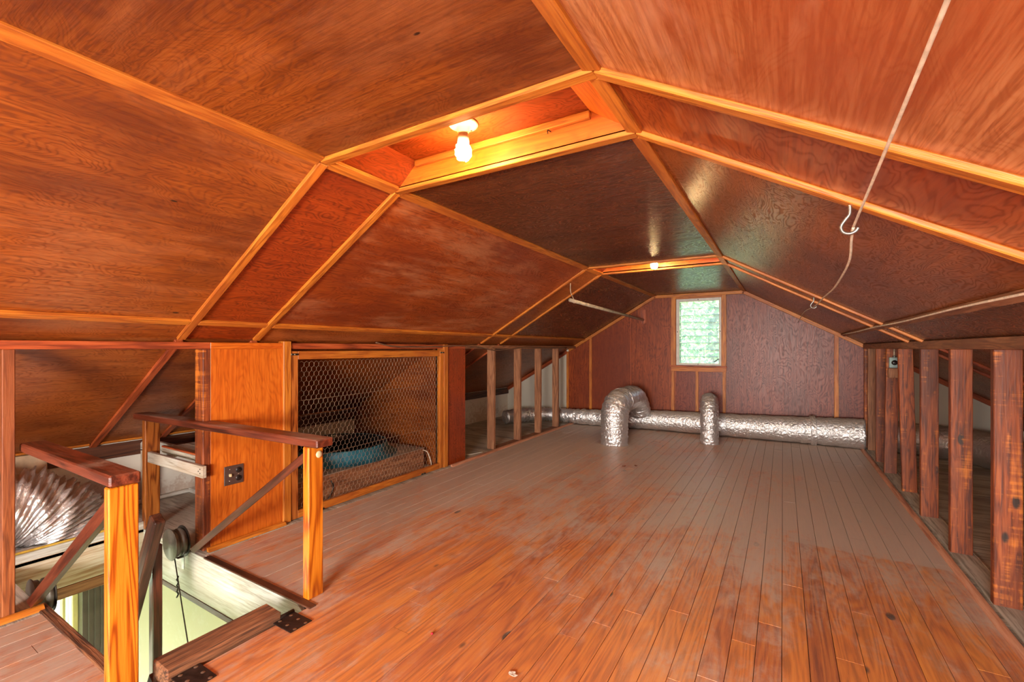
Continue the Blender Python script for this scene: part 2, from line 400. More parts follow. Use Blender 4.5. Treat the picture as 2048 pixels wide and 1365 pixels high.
def wp(parent):
    """world offset of a parent, so that parts can be given in room coordinates"""
    v = Vector((0, 0, 0))
    while parent: v += parent.location; parent = parent.parent
    return v
def box(name, lo, hi, mat, parent=None, bev=0.003, smooth=False):
    """an axis-aligned piece with its origin at its centre"""
    c = [(a + b) / 2 for a, b in zip(lo, hi)]
    bm = bmesh.new(); addbox(bm, [a - k for a, k in zip(lo, c)], [b - k for b, k in zip(hi, c)], bev)
    return mesh_obj(name, bm, mat, parent, smooth, Vector(c) - wp(parent))
def orient(d, up):
    d = Vector(d).normalized(); up = Vector(up); s = d.cross(up)
    if s.length < 1e-5: s = d.cross(Vector((1, 0, 0)))
    s.normalize(); u = s.cross(d).normalized()
    return Matrix(((s.x, d.x, u.x), (s.y, d.y, u.y), (s.z, d.z, u.z)))
def bar(name, p0, p1, wd, th, up, mat, parent=None, bev=.003, e0=0.0, e1=0.0):
    """a board from p0 to p1; local Y along it, width across, thickness along up (so its grain axis is Y)"""
    p0, p1 = Vector(p0), Vector(p1); d = (p1 - p0); L = d.length
    bm = bmesh.new(); addbox(bm, (-wd / 2, -L / 2, -th / 2), (wd / 2, L / 2, th / 2), bev)
    o = mesh_obj(name, bm, mat, parent)
    R = orient(d, up).to_4x4(); o.matrix_local = Matrix.Translation((p0 + p1) / 2 - wp(parent)) @ R
    return o
def prism(name, pts, vec, mat, parent=None):
    """polygon extruded along vec, in room coordinates"""
    bm = bmesh.new(); n = len(pts); vec = Vector(vec)
    a = [bm.verts.new(p) for p in pts]; b = [bm.verts.new(Vector(p) + vec) for p in pts]
    bm.faces.new(a); bm.faces.new(b[::-1])
    for i in range(n): bm.faces.new((a[i], b[i], b[(i + 1) % n], a[(i + 1) % n]))
    bmesh.ops.recalc_face_normals(bm, faces=bm.faces)
    o = mesh_obj(name, bm, mat, parent)
    if parent: o.location = -wp(parent)
    return o
def catmull(pts, n=8):
    pts = [Vector(p) for p in pts]; out = []
    P = [pts[0] * 2 - pts[1]] + pts + [pts[-1] * 2 - pts[-2]]
    for i in range(1, len(P) - 2):
        for k in range(n):
            t = k / n; a, b, c, d = P[i - 1], P[i], P[i + 1], P[i + 2]
            out.append(.5 * ((2 * b) + (c - a) * t + (2 * a - 5 * b + 4 * c - d) * t * t + (3 * b - a - 3 * c + d) * t ** 3))
    out.append(pts[-1]); return out
def addtube(bm, pts, rad, seg=8, cap=True, radf=None, ref=None):
    pts = [Vector(p) for p in pts]; rings = []
    T = [(pts[min(i + 1, len(pts) - 1)] - pts[max(i - 1, 0)]).normalized() for i in range(len(pts))]
    u = Vector(ref) if ref else (Vector((0, 0, 1)) if abs(T[0].z) < .9 else Vector((1, 0, 0)))
    for i, p in enumerate(pts):
        u = (u - T[i] * u.dot(T[i])).normalized(); v = T[i].cross(u)
        ring = []
        for k in range(seg):
            a = 2 * PI * k / seg; r = rad if radf is None else radf(i, a)
            ring.append(bm.verts.new(p + u * (math.cos(a) * r) + v * (math.sin(a) * r)))
        rings.append(ring)
    for i in range(len(rings) - 1):
        for k in range(seg):
            bm.faces.new((rings[i][k], rings[i][(k + 1) % seg], rings[i + 1][(k + 1) % seg], rings[i + 1][k]))
    if cap:
        bm.faces.new(rings[0][::-1]); bm.faces.new(rings[-1])
def tube(name, pts, rad, mat, parent=None, seg=8, n=0, radf=None, cap=True):
    bm = bmesh.new(); q = catmull(pts, n) if n else pts
    addtube(bm, q, rad, seg, cap, radf)
    o = mesh_obj(name, bm, mat, parent, True)
    if parent: o.location = -wp(parent)
    return o
def lathe(name, prof, mat, parent=None, seg=32, M4=None, smooth=True, closed=False):
    """profile of (radius, height) about local Z, placed with M4"""
    bm = bmesh.new(); R = []
    for r, z in prof:
        R.append([bm.verts.new((r * math.cos(2 * PI * k / seg), r * math.sin(2 * PI * k / seg), z)) for k in range(seg)])
    for i in range(len(R) - 1):
        for k in range(seg): bm.faces.new((R[i][k], R[i][(k + 1) % seg], R[i + 1][(k + 1) % seg], R[i + 1][k]))
    if closed:
        bm.faces.new(R[0][::-1]); bm.faces.new(R[-1])
    o = mesh_obj(name, bm, mat, parent, smooth)
    if M4 is not None: o.matrix_local = Matrix.Translation(-wp(parent)) @ M4
    return o
def copy_tree(o, delta, parent=None):
    c = o.copy(); COL.objects.link(c)
    if parent is None: c.location = o.location + Vector(delta)
    else: c.parent = parent
    for ch in list(o.children): copy_tree(ch, delta, c)
    return c

# ------------------------------------------------------------------ room dimensions (metres)
XL, XR, ZC = -1.731, -.477, 2.081            # edges and height of the flat ceiling
SL, SR = .576, .570                          # roof pitch left, right
KL, KR = -3.05, .87                          # faces of the knee walls
EL, ER = -4.45, 2.30                         # eave walls
YB, YR = 7.24, -2.6                          # far gable, near gable
YN = [-1.82, -1.39, 1.271, 1.714, 4.368, 4.795]   # cross battens of the three light wells
ZPL = 1.245                                  # underside of the knee wall plates
def zl(x): return ZC - (XL - x) * SL
def zr(x): return ZC - (x - XR) * SR
nL = Vector((SL, 0, -1)).normalized(); nR = Vector((-SR, 0, -1)).normalized()
XCL, XCR = -2.90, .668                       # lower long battens
HX0, HX1, HY0, HY1 = -3.79, -1.99, .69, 1.37 # hatch opening

# ------------------------------------------------------------------ floor
bm = bmesh.new()
for lo, hi in (((EL - .1, YR, -.28), (HX0 - .04, YB, -.022)), ((HX1 + .02, YR, -.28), (ER + .1, YB, -.022)), ((HX0 - .04, YR, -.28), (HX1 + .02, HY0 - .03, -.022)), ((HX0 - .04, HY1 + .02, -.28), (HX1 + .02, YB, -.022))):
    addbox(bm, lo, hi)
floor = struct(mesh_obj('floor', bm, M['gap']), 'varnished pine strip floor, dusty towards the far end')
PW = .0932; x = -2.985; row = 0
while x < .80:
    x1 = min(x + PW - .0022, .815)
    segs = []; y = YR + random.uniform(-1.6, 0)
    while y < YB:
        L = random.choice((1.5, 2.1, 2.6, 3.2)); segs.append((max(y, YR), min(y + L, YB))); y += L
    for a, b in segs:
        if b - a < .05: continue
        parts = [(a, b - .0015)]
        if x < HX1 - .01:
            parts = []
            if a < HY0: parts.append((a, min(b - .0015, HY0)))
            if b > HY1: parts.append((max(a, HY1), b - .0015))
        for p, q in parts:
            if q - p < .03: continue
            lo_x = x
            if x < HX1 < x1 and p < HY1 and q > HY0: lo_x = HX1
            dz = random.uniform(-.0009, .0009)
            box('plank', (lo_x, p, -.022), (x1, q, dz), M['floor'], floor, .0006)
    x += PW; row += 1
# boards of the eave floors behind the knee walls
for side, xa, xb, ya in (('l', EL, -3.0, None), ('r', .845, ER, None)):
    y = YR
    while y < YB - .01:
        y2 = min(y + .61, YB)
        for p, q in ((y, y2),):
            if side == 'l':
                cuts = []
                if p < HY0: cuts.append((p, min(q, HY0), xa, xb))
                if q > HY1: cuts.append((max(p, HY1), q, xa, xb))
                m0, m1 = max(p, HY0), min(q, HY1)
                if m1 > m0: cuts.append((m0, m1, xa, HX0))
            else: cuts = [(p, q, xa, xb)]
            for a, b, c, d in cuts:
                if b - a > .02: box('floor_sheet', (c, a + .001, -.022), (d, b - .001, random.uniform(-.004, -.001)), W('greyply', 'X'), floor, .001)
        y = y2
# quarter-round strips along the knee walls
def strip(name, x0, y0, y1, sgn, mat, label):
    bm = bmesh.new(); prof = [(0, 0), (.03, 0), (.028, .008), (.022, .015), (.012, .021), (0, .023)]
    a = [bm.verts.new((x0 + sgn * p[0], y0, p[1])) for p in prof]; b = [bm.verts.new((x0 + sgn * p[0], y1, p[1])) for p in prof]
    bm.faces.new(a); bm.faces.new(b[::-1])
    for i in range(len(prof)): bm.faces.new((a[i], b[i], b[(i + 1) % 6], a[(i + 1) % 6]))
    bmesh.ops.recalc_face_normals(bm, faces=bm.faces)
    return struct(mesh_obj(name, bm, mat), label)
dustytrim = wood('dusty_trim', (150, 90, 62), (188, 128, 96), (200, 146, 116), 'Y', stretch=10, ring=9, rings=4, fig=.4, fine=.5, rough=.6, var=.1)
strip('baseboard_right', .845, YR, 6.95, -1, dustytrim, 'narrow pink-brown quarter-round strip along the open studs')
strip('baseboard_left', -3.0, 3.73, 6.95, 1, dustytrim, 'narrow pink-brown strip before the open studs and tall panel')
strip('baseboard_left_panel', -3.03, 1.40, 1.90, 1, W('batten', 'Y'), 'orange quarter-round strip under the plywood panel by the railing')
strip('baseboard_left_near', -3.045, -.6, HY0, 1, W('batten', 'Y'), 'orange quarter-round strip beside the near end of the stair opening')

# ------------------------------------------------------------------ ceiling: roof deck, plywood panels, battens
bm = bmesh.new()
def addprism(bm, pts, y0, y1):
    a = [bm.verts.new((p[0], y0, p[1])) for p in pts]; b = [bm.verts.new((p[0], y1, p[1])) for p in pts]
    bm.faces.new(a); bm.faces.new(b[::-1])
    for i in range(len(pts)): bm.faces.new((a[i], b[i], b[(i + 1) % len(pts)], a[(i + 1) % len(pts)]))
o1 = .16
ridge = 2.34
xa = XL + (ridge - o1 - ZC) / SL; xb = XR - (ridge - o1 - ZC) / SR
addprism(bm, [(EL - .12, zl(EL - .12) + o1), (xa, ridge), (xa, ridge + .08), (EL - .12, zl(EL - .12) + o1 + .08)], YR - .1, YB + .1)
addprism(bm, [(ER + .12, zr(ER + .12) + o1), (xb, ridge), (xb, ridge + .08), (ER + .12, zr(ER + .12) + o1 + .08)], YR - .1, YB + .1)
addprism(bm, [(xa - .05, ridge), (xb + .05, ridge), (xb + .05, ridge + .08), (xa - .05, ridge + .08)], YR - .1, YB + .1)
bmesh.ops.recalc_face_normals(bm, faces=bm.faces)
ceil = struct(mesh_obj('ceiling', bm, M['roof']), 'low attic ceiling of stained plywood with orange battens, sloping down on both sides')
bays = [YR] + YN + [YB]
TH = .014
def flat_panel(y0, y1, mat):
    return prism('panel', [(XL, y0, ZC), (XR, y0, ZC), (XR, y1, ZC), (XL, y1, ZC)], (0, 0, TH), mat, ceil)
def slope_panel(xa, xb, side, y0, y1, mat):
    z = zl if side == 'L' else zr; n = (nL if side == 'L' else nR)
    return prism('panel', [(xa, y0, z(xa)), (xb, y0, z(xb)), (xb, y1, z(xb)), (xa, y1, z(xa))], n * -TH, mat, ceil)
def fresh(style, axis, k):
    """same style, another sheet: its own tone"""
    key = '%s_%s_%s' % (style, axis, k)
    return W(style, axis)
for i in range(len(bays) - 1):
    y0, y1 = bays[i], bays[i + 1]
    well = i in (1, 3, 5)
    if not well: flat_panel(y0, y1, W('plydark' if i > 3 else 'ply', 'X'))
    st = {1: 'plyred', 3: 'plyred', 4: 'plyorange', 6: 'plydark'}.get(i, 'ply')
    sr = {1: 'plyred', 2: 'plysheen', 3: 'plyorange'}.get(i, 'ply')
    slope_panel(XL, XCL, 'L', y0, y1, W(st, 'Y'))
    slope_panel(XCL, KL - .02, 'L', y0, y1, W('plyred' if i in (1, 3) else 'ply', 'Y'))
    slope_panel(KL - .02, EL, 'L', y0, y1, W('ply', 'Y'))
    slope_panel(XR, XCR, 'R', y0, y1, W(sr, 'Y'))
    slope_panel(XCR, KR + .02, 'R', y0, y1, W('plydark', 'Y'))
    slope_panel(KR + .02, ER, 'R', y0, y1, W('ply', 'Y'))
# the two light wells: the pitch runs on up to a raised panel
ZW = 2.20
for wi, (y0, y1) in enumerate(((YN[0], YN[1]), (YN[2], YN[3]), (YN[4], YN[5]))):
    a = XL + (ZW - ZC) / SL * .66; b = XR - (ZW - ZC) / SR * .88
    prism('panel', [(a, y0, ZW), (b, y0, ZW), (b, y1, ZW), (a, y1, ZW)], (0, 0, TH), W('plyred', 'X'), ceil)
    prism('panel', [(XL, y0, ZC), (a, y0, ZW), (a, y1, ZW), (XL, y1, ZC)], (-.012, 0, .012), W('plyred', 'Y'), ceil)
    prism('panel', [(XR, y0, ZC), (b, y0, ZW), (b, y1, ZW), (XR, y1, ZC)], (.012, 0, .012), W('plywarm', 'Y'), ceil)
    for y, s in ((y0, -1), (y1, 1)):
        prism('panel', [(XL, y, ZC), (XR, y, ZC), (b, y, ZW), (a, y, ZW)], (0, s * TH, 0), W('plywarm', 'X'), ceil)
    box('batten', (a, y1 - .022, ZW - .03), (b, y1, ZW), W('batten', 'X'), ceil, .002)
# battens
BW, BT = .044, .019
for y in YN:
    so = 'batten'
    dy = .0
    bar('batten', (XL, y, ZC - BT / 2), (XR, y, ZC - BT / 2), BW, BT, (0, 0, 1), W('batten', 'Y'), ceil)
    for z, x0, x1, n in ((zl, XL - .01, KL - .01, nL), (zl, KL - .03, EL, nL), (zr, XR + .01, KR + .01, nR), (zr, KR + .03, ER, nR)):
        q = n * (BT / 2)
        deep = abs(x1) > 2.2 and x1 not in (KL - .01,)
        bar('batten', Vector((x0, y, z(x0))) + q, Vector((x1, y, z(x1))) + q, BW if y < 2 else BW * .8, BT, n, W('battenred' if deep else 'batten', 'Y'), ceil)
cuts = [YR] + YN + [YB]
for i in range(len(cuts) - 1):
    a, b = cuts[i] + BW / 2, cuts[i + 1] - BW / 2
    for xx, n, wd, z in ((XL, Vector((.29, 0, -.957)), .06, ZC), (XR, Vector((-.29, 0, -.957)), .06, ZC), (XCL, nL, .04, zl(XCL)), (XCR, nR, .045, zr(XCR))):
        q = n * (BT * .5)
        bar('batten', Vector((xx, a, z)) + q, Vector((xx, b, z)) + q, wd, BT, n, W('batten' if xx != XCR else 'studgrey', 'Y'), ceil)

# ------------------------------------------------------------------ far gable wall
WX0, WX1, WZ0, WZ1 = -1.404, -.772, .992, 2.000       # louvre window opening
def gable(name, y, th, hole, mat, label):
    bm = bmesh.new(); hx0, hx1, hz0, hz1 = hole
    top = lambda x: min(ridge + .02, zl(x) + o1 + .02, zr(x) + o1 + .02)
    def col(x0, x1, z0=None, z1=None):
        zb = -.3 if z0 is None else z0
        t0, t1 = (top(x0), top(x1)) if z1 is None else (z1, z1)
        pts = [(x0, zb), (x1, zb), (x1, t1), (x0, t0)]
        a = [bm.verts.new((p[0], y, p[1])) for p in pts]; b = [bm.verts.new((p[0], y + th, p[1])) for p in pts]
        bm.faces.new(a); bm.faces.new(b[::-1])
        for i in range(4): bm.faces.new((a[i], b[i], b[(i + 1) % 4], a[(i + 1) % 4]))
    col(EL - .12, XL - .28); col(XL - .28, hx0); col(hx0, hx1, None, hz0); col(hx0, hx1, hz1, None); col(hx1, xb) if hx1 < xb else None
    col(max(hx1, xb), ER + .12)
    bmesh.ops.recalc_face_normals(bm, faces=bm.faces)
    return struct(mesh_obj(name, bm, mat), label)
wall_back = gable('wall_back', YB, .12, (WX0, WX1, WZ0, WZ1), M['plasterclean'], 'far gable wall of red-brown plywood around a louvre window')
PT = .012
ztop = lambda x: min(ZC, zl(x), zr(x))
def wpanel(x0, x1, z0=0.0, z1=None, mat=None):
    xs = sorted({x0, x1} | {k for k in (XL, XR) if x0 < k < x1})
    tops = [(x, YB - PT, ztop(x) if z1 is None else z1) for x in reversed(xs)]
    return prism('panel', [(x0, YB - PT, z0), (x1, YB - PT, z0)] + tops, (0, PT, 0), mat or W('plywall', 'Z'), wall_back)
for a, b in ((WX1, .60), (.60, .96)): wpanel(a, b)
for a, b in ((-3.20, -2.79), (-2.79, -2.10), (-2.10, WX0)): wpanel(a, b, 0.0, None, W('plywallwarm', 'Z'))
wpanel(WX0, WX1, WZ1, None); wpanel(WX0, -1.10, 0, WZ0); wpanel(-1.10, WX1, 0, WZ0)
# white boards closing the gable behind the knee walls
for a, b in ((EL, -4.05), (-4.05, -3.66), (-3.66, -3.20)):
    prism('panel', [(a, YB - .008, 0), (b, YB - .008, 0), (b, YB - .008, zl(b)), (a, YB - .008, zl(a))], (0, .008, 0), M['plasterclean'], wall_back)
for a, b in ((.96, 1.6), (1.6, ER)):
    prism('panel', [(a, YB - .008, 0), (b, YB - .008, 0), (b, YB - .008, zr(b)), (a, YB - .008, zr(a))], (0, .008, 0), M['plasterclean'], wall_back)
YF = YB - PT
def wb(x0, x1, z0, z1, st='batten'): return box('batten', (x0, YF - .018, z0), (x1, YF, z1), W(st, 'Z'), wall_back, .002)
wb(-3.235, -3.195, 0, zl(-3.235) - .02); wb(-2.815, -2.770, 0, zl(-2.815) - .03); wb(-2.108, -2.096, 0, zl(-2.108) - .03, 'battenred'); wb(.574, .622, 0, zr(.622) - .03)
for a, b in ((-1.474, -1.43), (-1.125, -1.085), (-.755, -.712)): wb(a, b, 0, .90)
yq = YF - .016
for p, q, n in (((XL, ZC), (XR, ZC), Vector((0, 0, -1))), ((XL, ZC), (-3.2, zl(-3.2)), nL), ((XR, ZC), (.96, zr(.96)), nR)):
    s = n * .026
    bar('batten', Vector((p[0], yq, p[1])) + s, Vector((q[0], yq, q[1])) + s, .03, .046, n, W('batten', 'Y'), wall_back)
for x0, x1, f in ((-3.24, EL, zl), (.98, ER, zr)):
    n = nL if x1 < 0 else nR; s = n * .03
    bar('batten', Vector((x0, yq, f(x0))) + s, Vector((x1, yq, f(x1))) + s, .03, .055, n, W('battenred', 'Y'), wall_back)
box('batten', (EL, YF - .012, 0), (-3.24, YF, .04), W('battenred', 'X'), wall_back, .002)

# louvre window
win = empty('window_1', ((WX0 + WX1) / 2, YB, WZ0)); struct(win, 'louvre window with ten clear glass slats looking onto green trees')
cm = W('batten', 'Z')
box('casing', (WX0 - .074, YF - .02, .90), (WX0 - .006, YF, 2.06), cm, win, .002)
box('casing', (WX1 + .0, YF - .02, .90), (WX1 + .066, YF, 2.06), cm, win, .002)
box('casing', (WX0 - .006, YF - .02, WZ1), (WX1, YF, 2.05), W('batten', 'X'), win, .002)
box('sill', (WX0 - .085, YF - .05, .968), (WX1 + .075, YF + .02, .988), W('battenred', 'X'), win, .003)
box('apron', (WX0 - .074, YF - .022, .90), (WX1 + .066, YF - .002, .966), W('batten', 'X'), win, .002)
fy0, fy1 = YF - .012, YF + .03
box('frame_stile', (WX0, fy0, WZ0), (WX0 + .045, fy1, WZ1), M['alu'], win, .003)
box('frame_stile', (WX1 - .03, fy0, WZ0), (WX1, fy1, WZ1), M['alu'], win, .003)
box('frame_rail', (WX0 + .045, fy0, WZ0), (WX1 - .03, fy1, WZ0 + .032), M['alu'], win, .003)
box('frame_rail', (WX0 + .045, fy0, WZ1 - .042), (WX1 - .03, fy1, WZ1), M['alu'], win, .003)
z0, z1 = WZ0 + .03, WZ1 - .04; ns = 9; hz = (z1 - z0) / ns
for k in range(ns):
    zc = z0 + hz * (k + .5)
    bar('pane', (WX0 + .05, YB + .045, zc), (WX1 - .034, YB + .045, zc), hz * 1.10, .006, (0, math.cos(math.radians(18)), math.sin(math.radians(18))), M['glass'], win, .0015)
    box('pane_edge', (WX0 + .05, YB + .045 - hz * .55 * math.sin(math.radians(18)) - .006, zc - hz * .53 - .003), (WX1 - .034, YB + .045 - hz * .55 * math.sin(math.radians(18)) + .002, zc - hz * .53 + .003), M['paneedge'], win, .001)
    bar('slat_clip', (WX0 + .052, YB + .034 + .012, zc - hz * .42), (WX0 + .052, YB + .034 - .004, zc + hz * .42), .012, .014, (0, 1, 0), M['darkmetal'], win, .001)
bm = bmesh.new(); addbox(bm, (WX0 + .045, YF + .022, WZ0 + .03), (WX1 - .03, YF + .0225, WZ1 - .04))
mesh_obj('insect_screen', bm, M['screen'], win).location = -wp(win)
tube('crank_handle', [(WX1 - .032, YF - .014, 1.09), (WX1 - .05, YF - .035, 1.085), (WX1 - .075, YF - .04, 1.06), (WX1 - .10, YF - .04, 1.052)], .006, M['darkmetal'], win, 8, 5)
for p in ((WX0 + .02, 1.5), (WX1 - .015, 1.5), (-1.09, WZ1 - .02), (-1.09, WZ0 + .016)):
    box('turn_clip', (p[0] - .006, fy0 - .006, p[1] - .008), (p[0] + .006, fy0, p[1] + .008), M['darkmetal'], win, .001)

# near gable wall (behind the camera); its window is added to let fill light in
RX0, RX1, RZ0, RZ1 = -1.15, .75, .62, 1.50
wall_front = gable('wall_front', YR - .12, .12, (RX0, RX1, RZ0, RZ1), W('plywall', 'Z'), 'near gable wall behind the camera with a wide window added for fill light')
win3 = empty('fill_window', ((RX0 + RX1) / 2, YR, RZ0)); struct(win3, 'unseen wide gable window added behind the camera for fill light')
for a, b in (((RX0, RZ0), (RX0 + .05, RZ1)), ((RX1 - .05, RZ0), (RX1, RZ1)), ((RX0, RZ0), (RX1, RZ0 + .05)), ((RX0, RZ1 - .05), (RX1, RZ1))):
    box('frame', (a[0], YR - .06, a[1]), (b[0], YR + .02, b[1]), M['alu'], win3, .003)

# ------------------------------------------------------------------ knee walls
wall_left = struct(empty('wall_left', (KL, 0, 0)), 'left knee wall of open studs and plywood panels under the slope')
def lplate(y0, y1, st): return box('top_plate', (KL - .09, y0, ZPL), (KL, y1, ZPL + .042), W(st, 'Y'), wall_left, .003)
lplate(YR, 1.43, 'battenred'); lplate(1.43, 1.90, 'plywarm'); lplate(1.957, 3.664, 'battenred'); lplate(3.73, 4.05, 'battenred'); lplate(4.05, YB - .05, 'studgrey')
SW = .042
def lstud(y, st='stud', z1=ZPL): return box('stud', (KL - .10, y, 0), (KL, y + SW, z1), W(st, 'Z'), wall_left, .003)
for y, st in ((.558, 'studwarm'), (4.63, 'studgrey'), (5.275, 'studgrey'), (5.875, 'studgrey'), (6.47, 'studgrey'), (-.1, 'studgrey'), (-.75, 'stud'), (-1.4, 'stud')): lstud(y, st)
lstud(1.388, 'stud')
box('panel', (KL - .012, 1.431, .0), (KL, 1.90, ZPL), W('plywarm', 'Z'), wall_left, .001)
box('post', (KL - .08, 1.90, 0), (KL + .016, 1.957, 1.30), W('batten', 'Z'), wall_left, .003)
box('post', (KL - .08, 3.664, 0), (KL + .016, 3.73, 1.29), W('batten', 'Z'), wall_left, .003)
box('panel', (KL - .012, 3.731, 0), (KL, 4.05, ZPL), W('plyred', 'Z'), wall_left, .001)
box('sole_plate', (KL - .10, 4.66, -.001), (KL - .0, 6.55, .006), W('studgrey', 'Y'), wall_left, .001)

wall_right = struct(empty('wall_right', (KR, 0, 0)), 'right knee wall of open reddish studs under a bare top plate')
box('top_plate', (KR, YR, ZPL), (KR + .10, YB - .05, ZPL + .058), W('studgrey', 'Y'), wall_right, .003)
for i, (y, lean) in enumerate(((7.12, 0), (6.285, 0), (5.77, .02), (5.10, -.03), (4.42, 0), (3.73, 0), (3.072, 0), (2.41, 0), (1.75, 0), (1.1, 0), (.44, 0), (-.2, 0), (-.85, 0), (-1.5, 0))):
    bm = bmesh.new(); addbox(bm, (-.05, 0, -ZPL / 2), (.05, SW, ZPL / 2), .003)
    for v in bm.verts: v.co.x += lean * (v.co.z / ZPL)
    o = mesh_obj('stud', bm, W('stud', 'Z'), wall_right); o.location = (.055, y, ZPL / 2)
box('stud', (KR + .02, 6.96, 0), (KR + .11, 7.0, ZPL), W('studgrey', 'Z'), wall_right, .003)

box('sole_plate', (KR + .004, YR, -.001), (KR + .115, 7.1, .007), W('greyply', 'Y'), wall_right, .001)
box('plate_edge', (KR + .1155, YR, -.001), (KR + .123, 7.1, .012), M['pipe'], wall_right, .001)
# eave walls
wl_ = struct(box('wall_left_eave', (EL - .1, YR, -.3), (EL, YB, zl(EL) + .06), M['plaster'], None, 0), 'low white eave wall with peeling plaster behind the left studs')
box('fascia', (EL, YR, .40), (EL + .02, YB, zl(EL) - .005), W('darkwood', 'Y'), wl_, .002)
wr_ = struct(box('wall_right_eave', (ER, YR, -.3), (ER + .1, YB, zr(ER) + .06), M['plasterclean'], None, 0), 'low pale eave wall behind the right studs')
box('fascia', (ER - .02, YR, .33), (ER, YB, zr(ER) - .005), W('darkwood', 'Y'), wr_, .002)
# orange strip along the eave edge of the left slope
for a, b in ((-1.1, YN[2] - .03), (YN[2] + .03, YN[3] - .03), (YN[3] + .03, YN[4] - .03)):
    bar('edge_strip', Vector((EL + .045, a, zl(EL + .045))) + nL * .008, Vector((EL + .045, b, zl(EL + .045))) + nL * .008, .02, .014, nL, W('batten', 'Y'), wl_)

# partitions of the fan bay
part = struct(empty('wall_partition', (-3.2, 3.68, 0)), 'triangular plywood partition at the far side of the fan bay')
zp = lambda x: zl(x) - .001
prism('panel', [(KL - .11, 3.67, 0), (EL + .02, 3.67, 0), (EL + .02, 3.67, zp(EL + .02)), (KL - .11, 3.67, zp(KL - .11))], (0, .012, 0), W('ply', 'X'), part)
part2 = struct(empty('wall_partition_near', (-3.2, 1.99, 0)), 'rough partition between the fan bay and the stairwell bay')
prism('panel', [(KL - .11, 1.99, 0), (EL + .02, 1.99, 0), (EL + .02, 1.99, zp(EL + .02)), (KL - .11, 1.99, zp(KL - .11))], (0, .012, 0), W('darkwood', 'X'), part2)
for xx in (-4.36, -3.75):
    box('stud', (xx - .045, 1.94, 0), (xx + .045, 1.988, zl(xx - .045) - .01), W('postdull', 'Z'), part2, .003)
box('sole_plate', (EL + .02, 1.90, 0), (KL - .11, 1.985, .035), W('white', 'X'), part2, .003)
box('sole_plate', (EL + .001, 1.40, 0), (EL + .035, 1.90, .03), W('white', 'Y'), part2, .003)

# ------------------------------------------------------------------ stair opening: lining boards
t1 = struct(prism('trim_1', [(HX0, HY1, -.27), (HX1, HY1, -.27), (HX1, HY1, -.10), (HX1 - .02, HY1, -.035), (HX1 - .07, HY1, -.004), (HX0, HY1, -.004)], (0, -.018, 0), W('white', 'X')), 'white painted lining board on the far side of the stair opening')
box('edge_strip', (HX0, HY1 - .022, -.305), (HX1, HY1 + .02, -.27), W('darkwood', 'X'), t1, .002)
box('edge_strip', (-2.95, HY1 - .026, -.004), (HX1 + .05, HY1 + .012, .006), W('darkwood', 'X'), t1, .002)
box('edge_strip', (HX0, HY1 + .022, -.36), (HX1, HY1 + .05, -.306), M['pale'], t1, .002)
t2 = struct(box('trim_2', (HX0 - .02, HY0 - .05, -.22), (HX0, HY1, .0), W('whitewash', 'Y'), None, .002), 'whitewashed lining board at the eave end of the stair opening')
box('edge_strip', (HX0 - .025, HY0 - .05, -.29), (HX0 + .004, HY1, -.222), W('studgrey', 'Y'), t2, .002)
box('edge_strip', (HX0 - .1, HY0 - .05, .0), (HX0 - .001, HY1, .05), W('white', 'Y'), t2, .002)
t3 = struct(box('trim_3', (-3.08, HY0 - .012, -.27), (HX1, HY0 + .014, -.004), W('studgrey', 'X'), None, .002), 'dusty rough edge board on the near side of the stair opening')
box('edge_strip', (-3.1, HY0 - .02, -.03), (HX1, HY0 + .02, .006), W('beam', 'X'), t3, .004)
t4 = struct(box('trim_4', (HX1 - .012, HY0, -.27), (HX1 + .0, HY1, -.03), W('darkwood', 'Y'), None, .002), 'dark lining board on the room side of the stair opening')

# room below
LZ = -2.5
lw1 = struct(box('wall_lower_far', (-5.2, HY1 + .04, LZ), (-1.2, HY1 + .1, -.282), M['pale'], None, 0), 'pale green wall of the stairwell seen through the floor opening')
bm = bmesh.new()
SY0, SY1, SZ0, SZ1 = .35, 1.15, -1.6, -.31
for lo, hi in (((-4.38, -.6, LZ), (-4.3, SY0, -.282)), ((-4.38, SY1, LZ), (-4.3, HY1 + .1, -.282)), ((-4.38, SY0, LZ), (-4.3, SY1, SZ0)), ((-4.38, SY0, SZ1), (-4.3, SY1, -.282))): addbox(bm, lo, hi)
lw2 = struct(mesh_obj('wall_lower_left', bm, M['pale']), 'outer wall of the stairwell with a bright window')
struct(box('wall_lower_right', (-1.2, -.68, LZ), (-1.12, HY1 + .1, -.282), M['pale'], None, 0), 'inner wall of the stairwell below')
struct(box('floor_lower', (-5.2, -.68, LZ - .1), (-1.12, HY1 + .1, LZ), W('greyply', 'X'), None, 0), 'floor at the foot of the stairs')
win2 = struct(empty('window_3', (-4.34, (SY0 + SY1) / 2, SZ0)), 'bright stairwell window with pale yellow frame below the floor')
fm = plain('yellow_cream_frame', (222, 204, 140), .5, 0, .05)
for a, b in (((SY0, SZ0), (SY0 + .04, SZ1)), ((SY1 - .03, SZ0), (SY1, SZ1)), ((SY0, SZ0), (SY1, SZ0 + .05)), ((1.068, SZ0), (1.083, SZ1))):
    box('frame', (-4.36, a[0], a[1]), (-4.29, b[0], b[1]), fm, win2, .003)
bm = bmesh.new(); addbox(bm, (-4.345, SY0 + .04, SZ0 + .05), (-4.341, SY1 - .045, SZ1))
mesh_obj('pane', bm, M['glass'], win2).location = -wp(win2)
sc_ = N('sheer_cloth'); sc_.n.remove(sc_.b)
tl_ = sc_.new('ShaderNodeBsdfTranslucent'); tl_.inputs[0].default_value = (.95, .93, .80, 1); df_ = sc_.new('ShaderNodeBsdfDiffuse'); df_.inputs[0].default_value = (.9, .88, .74, 1)
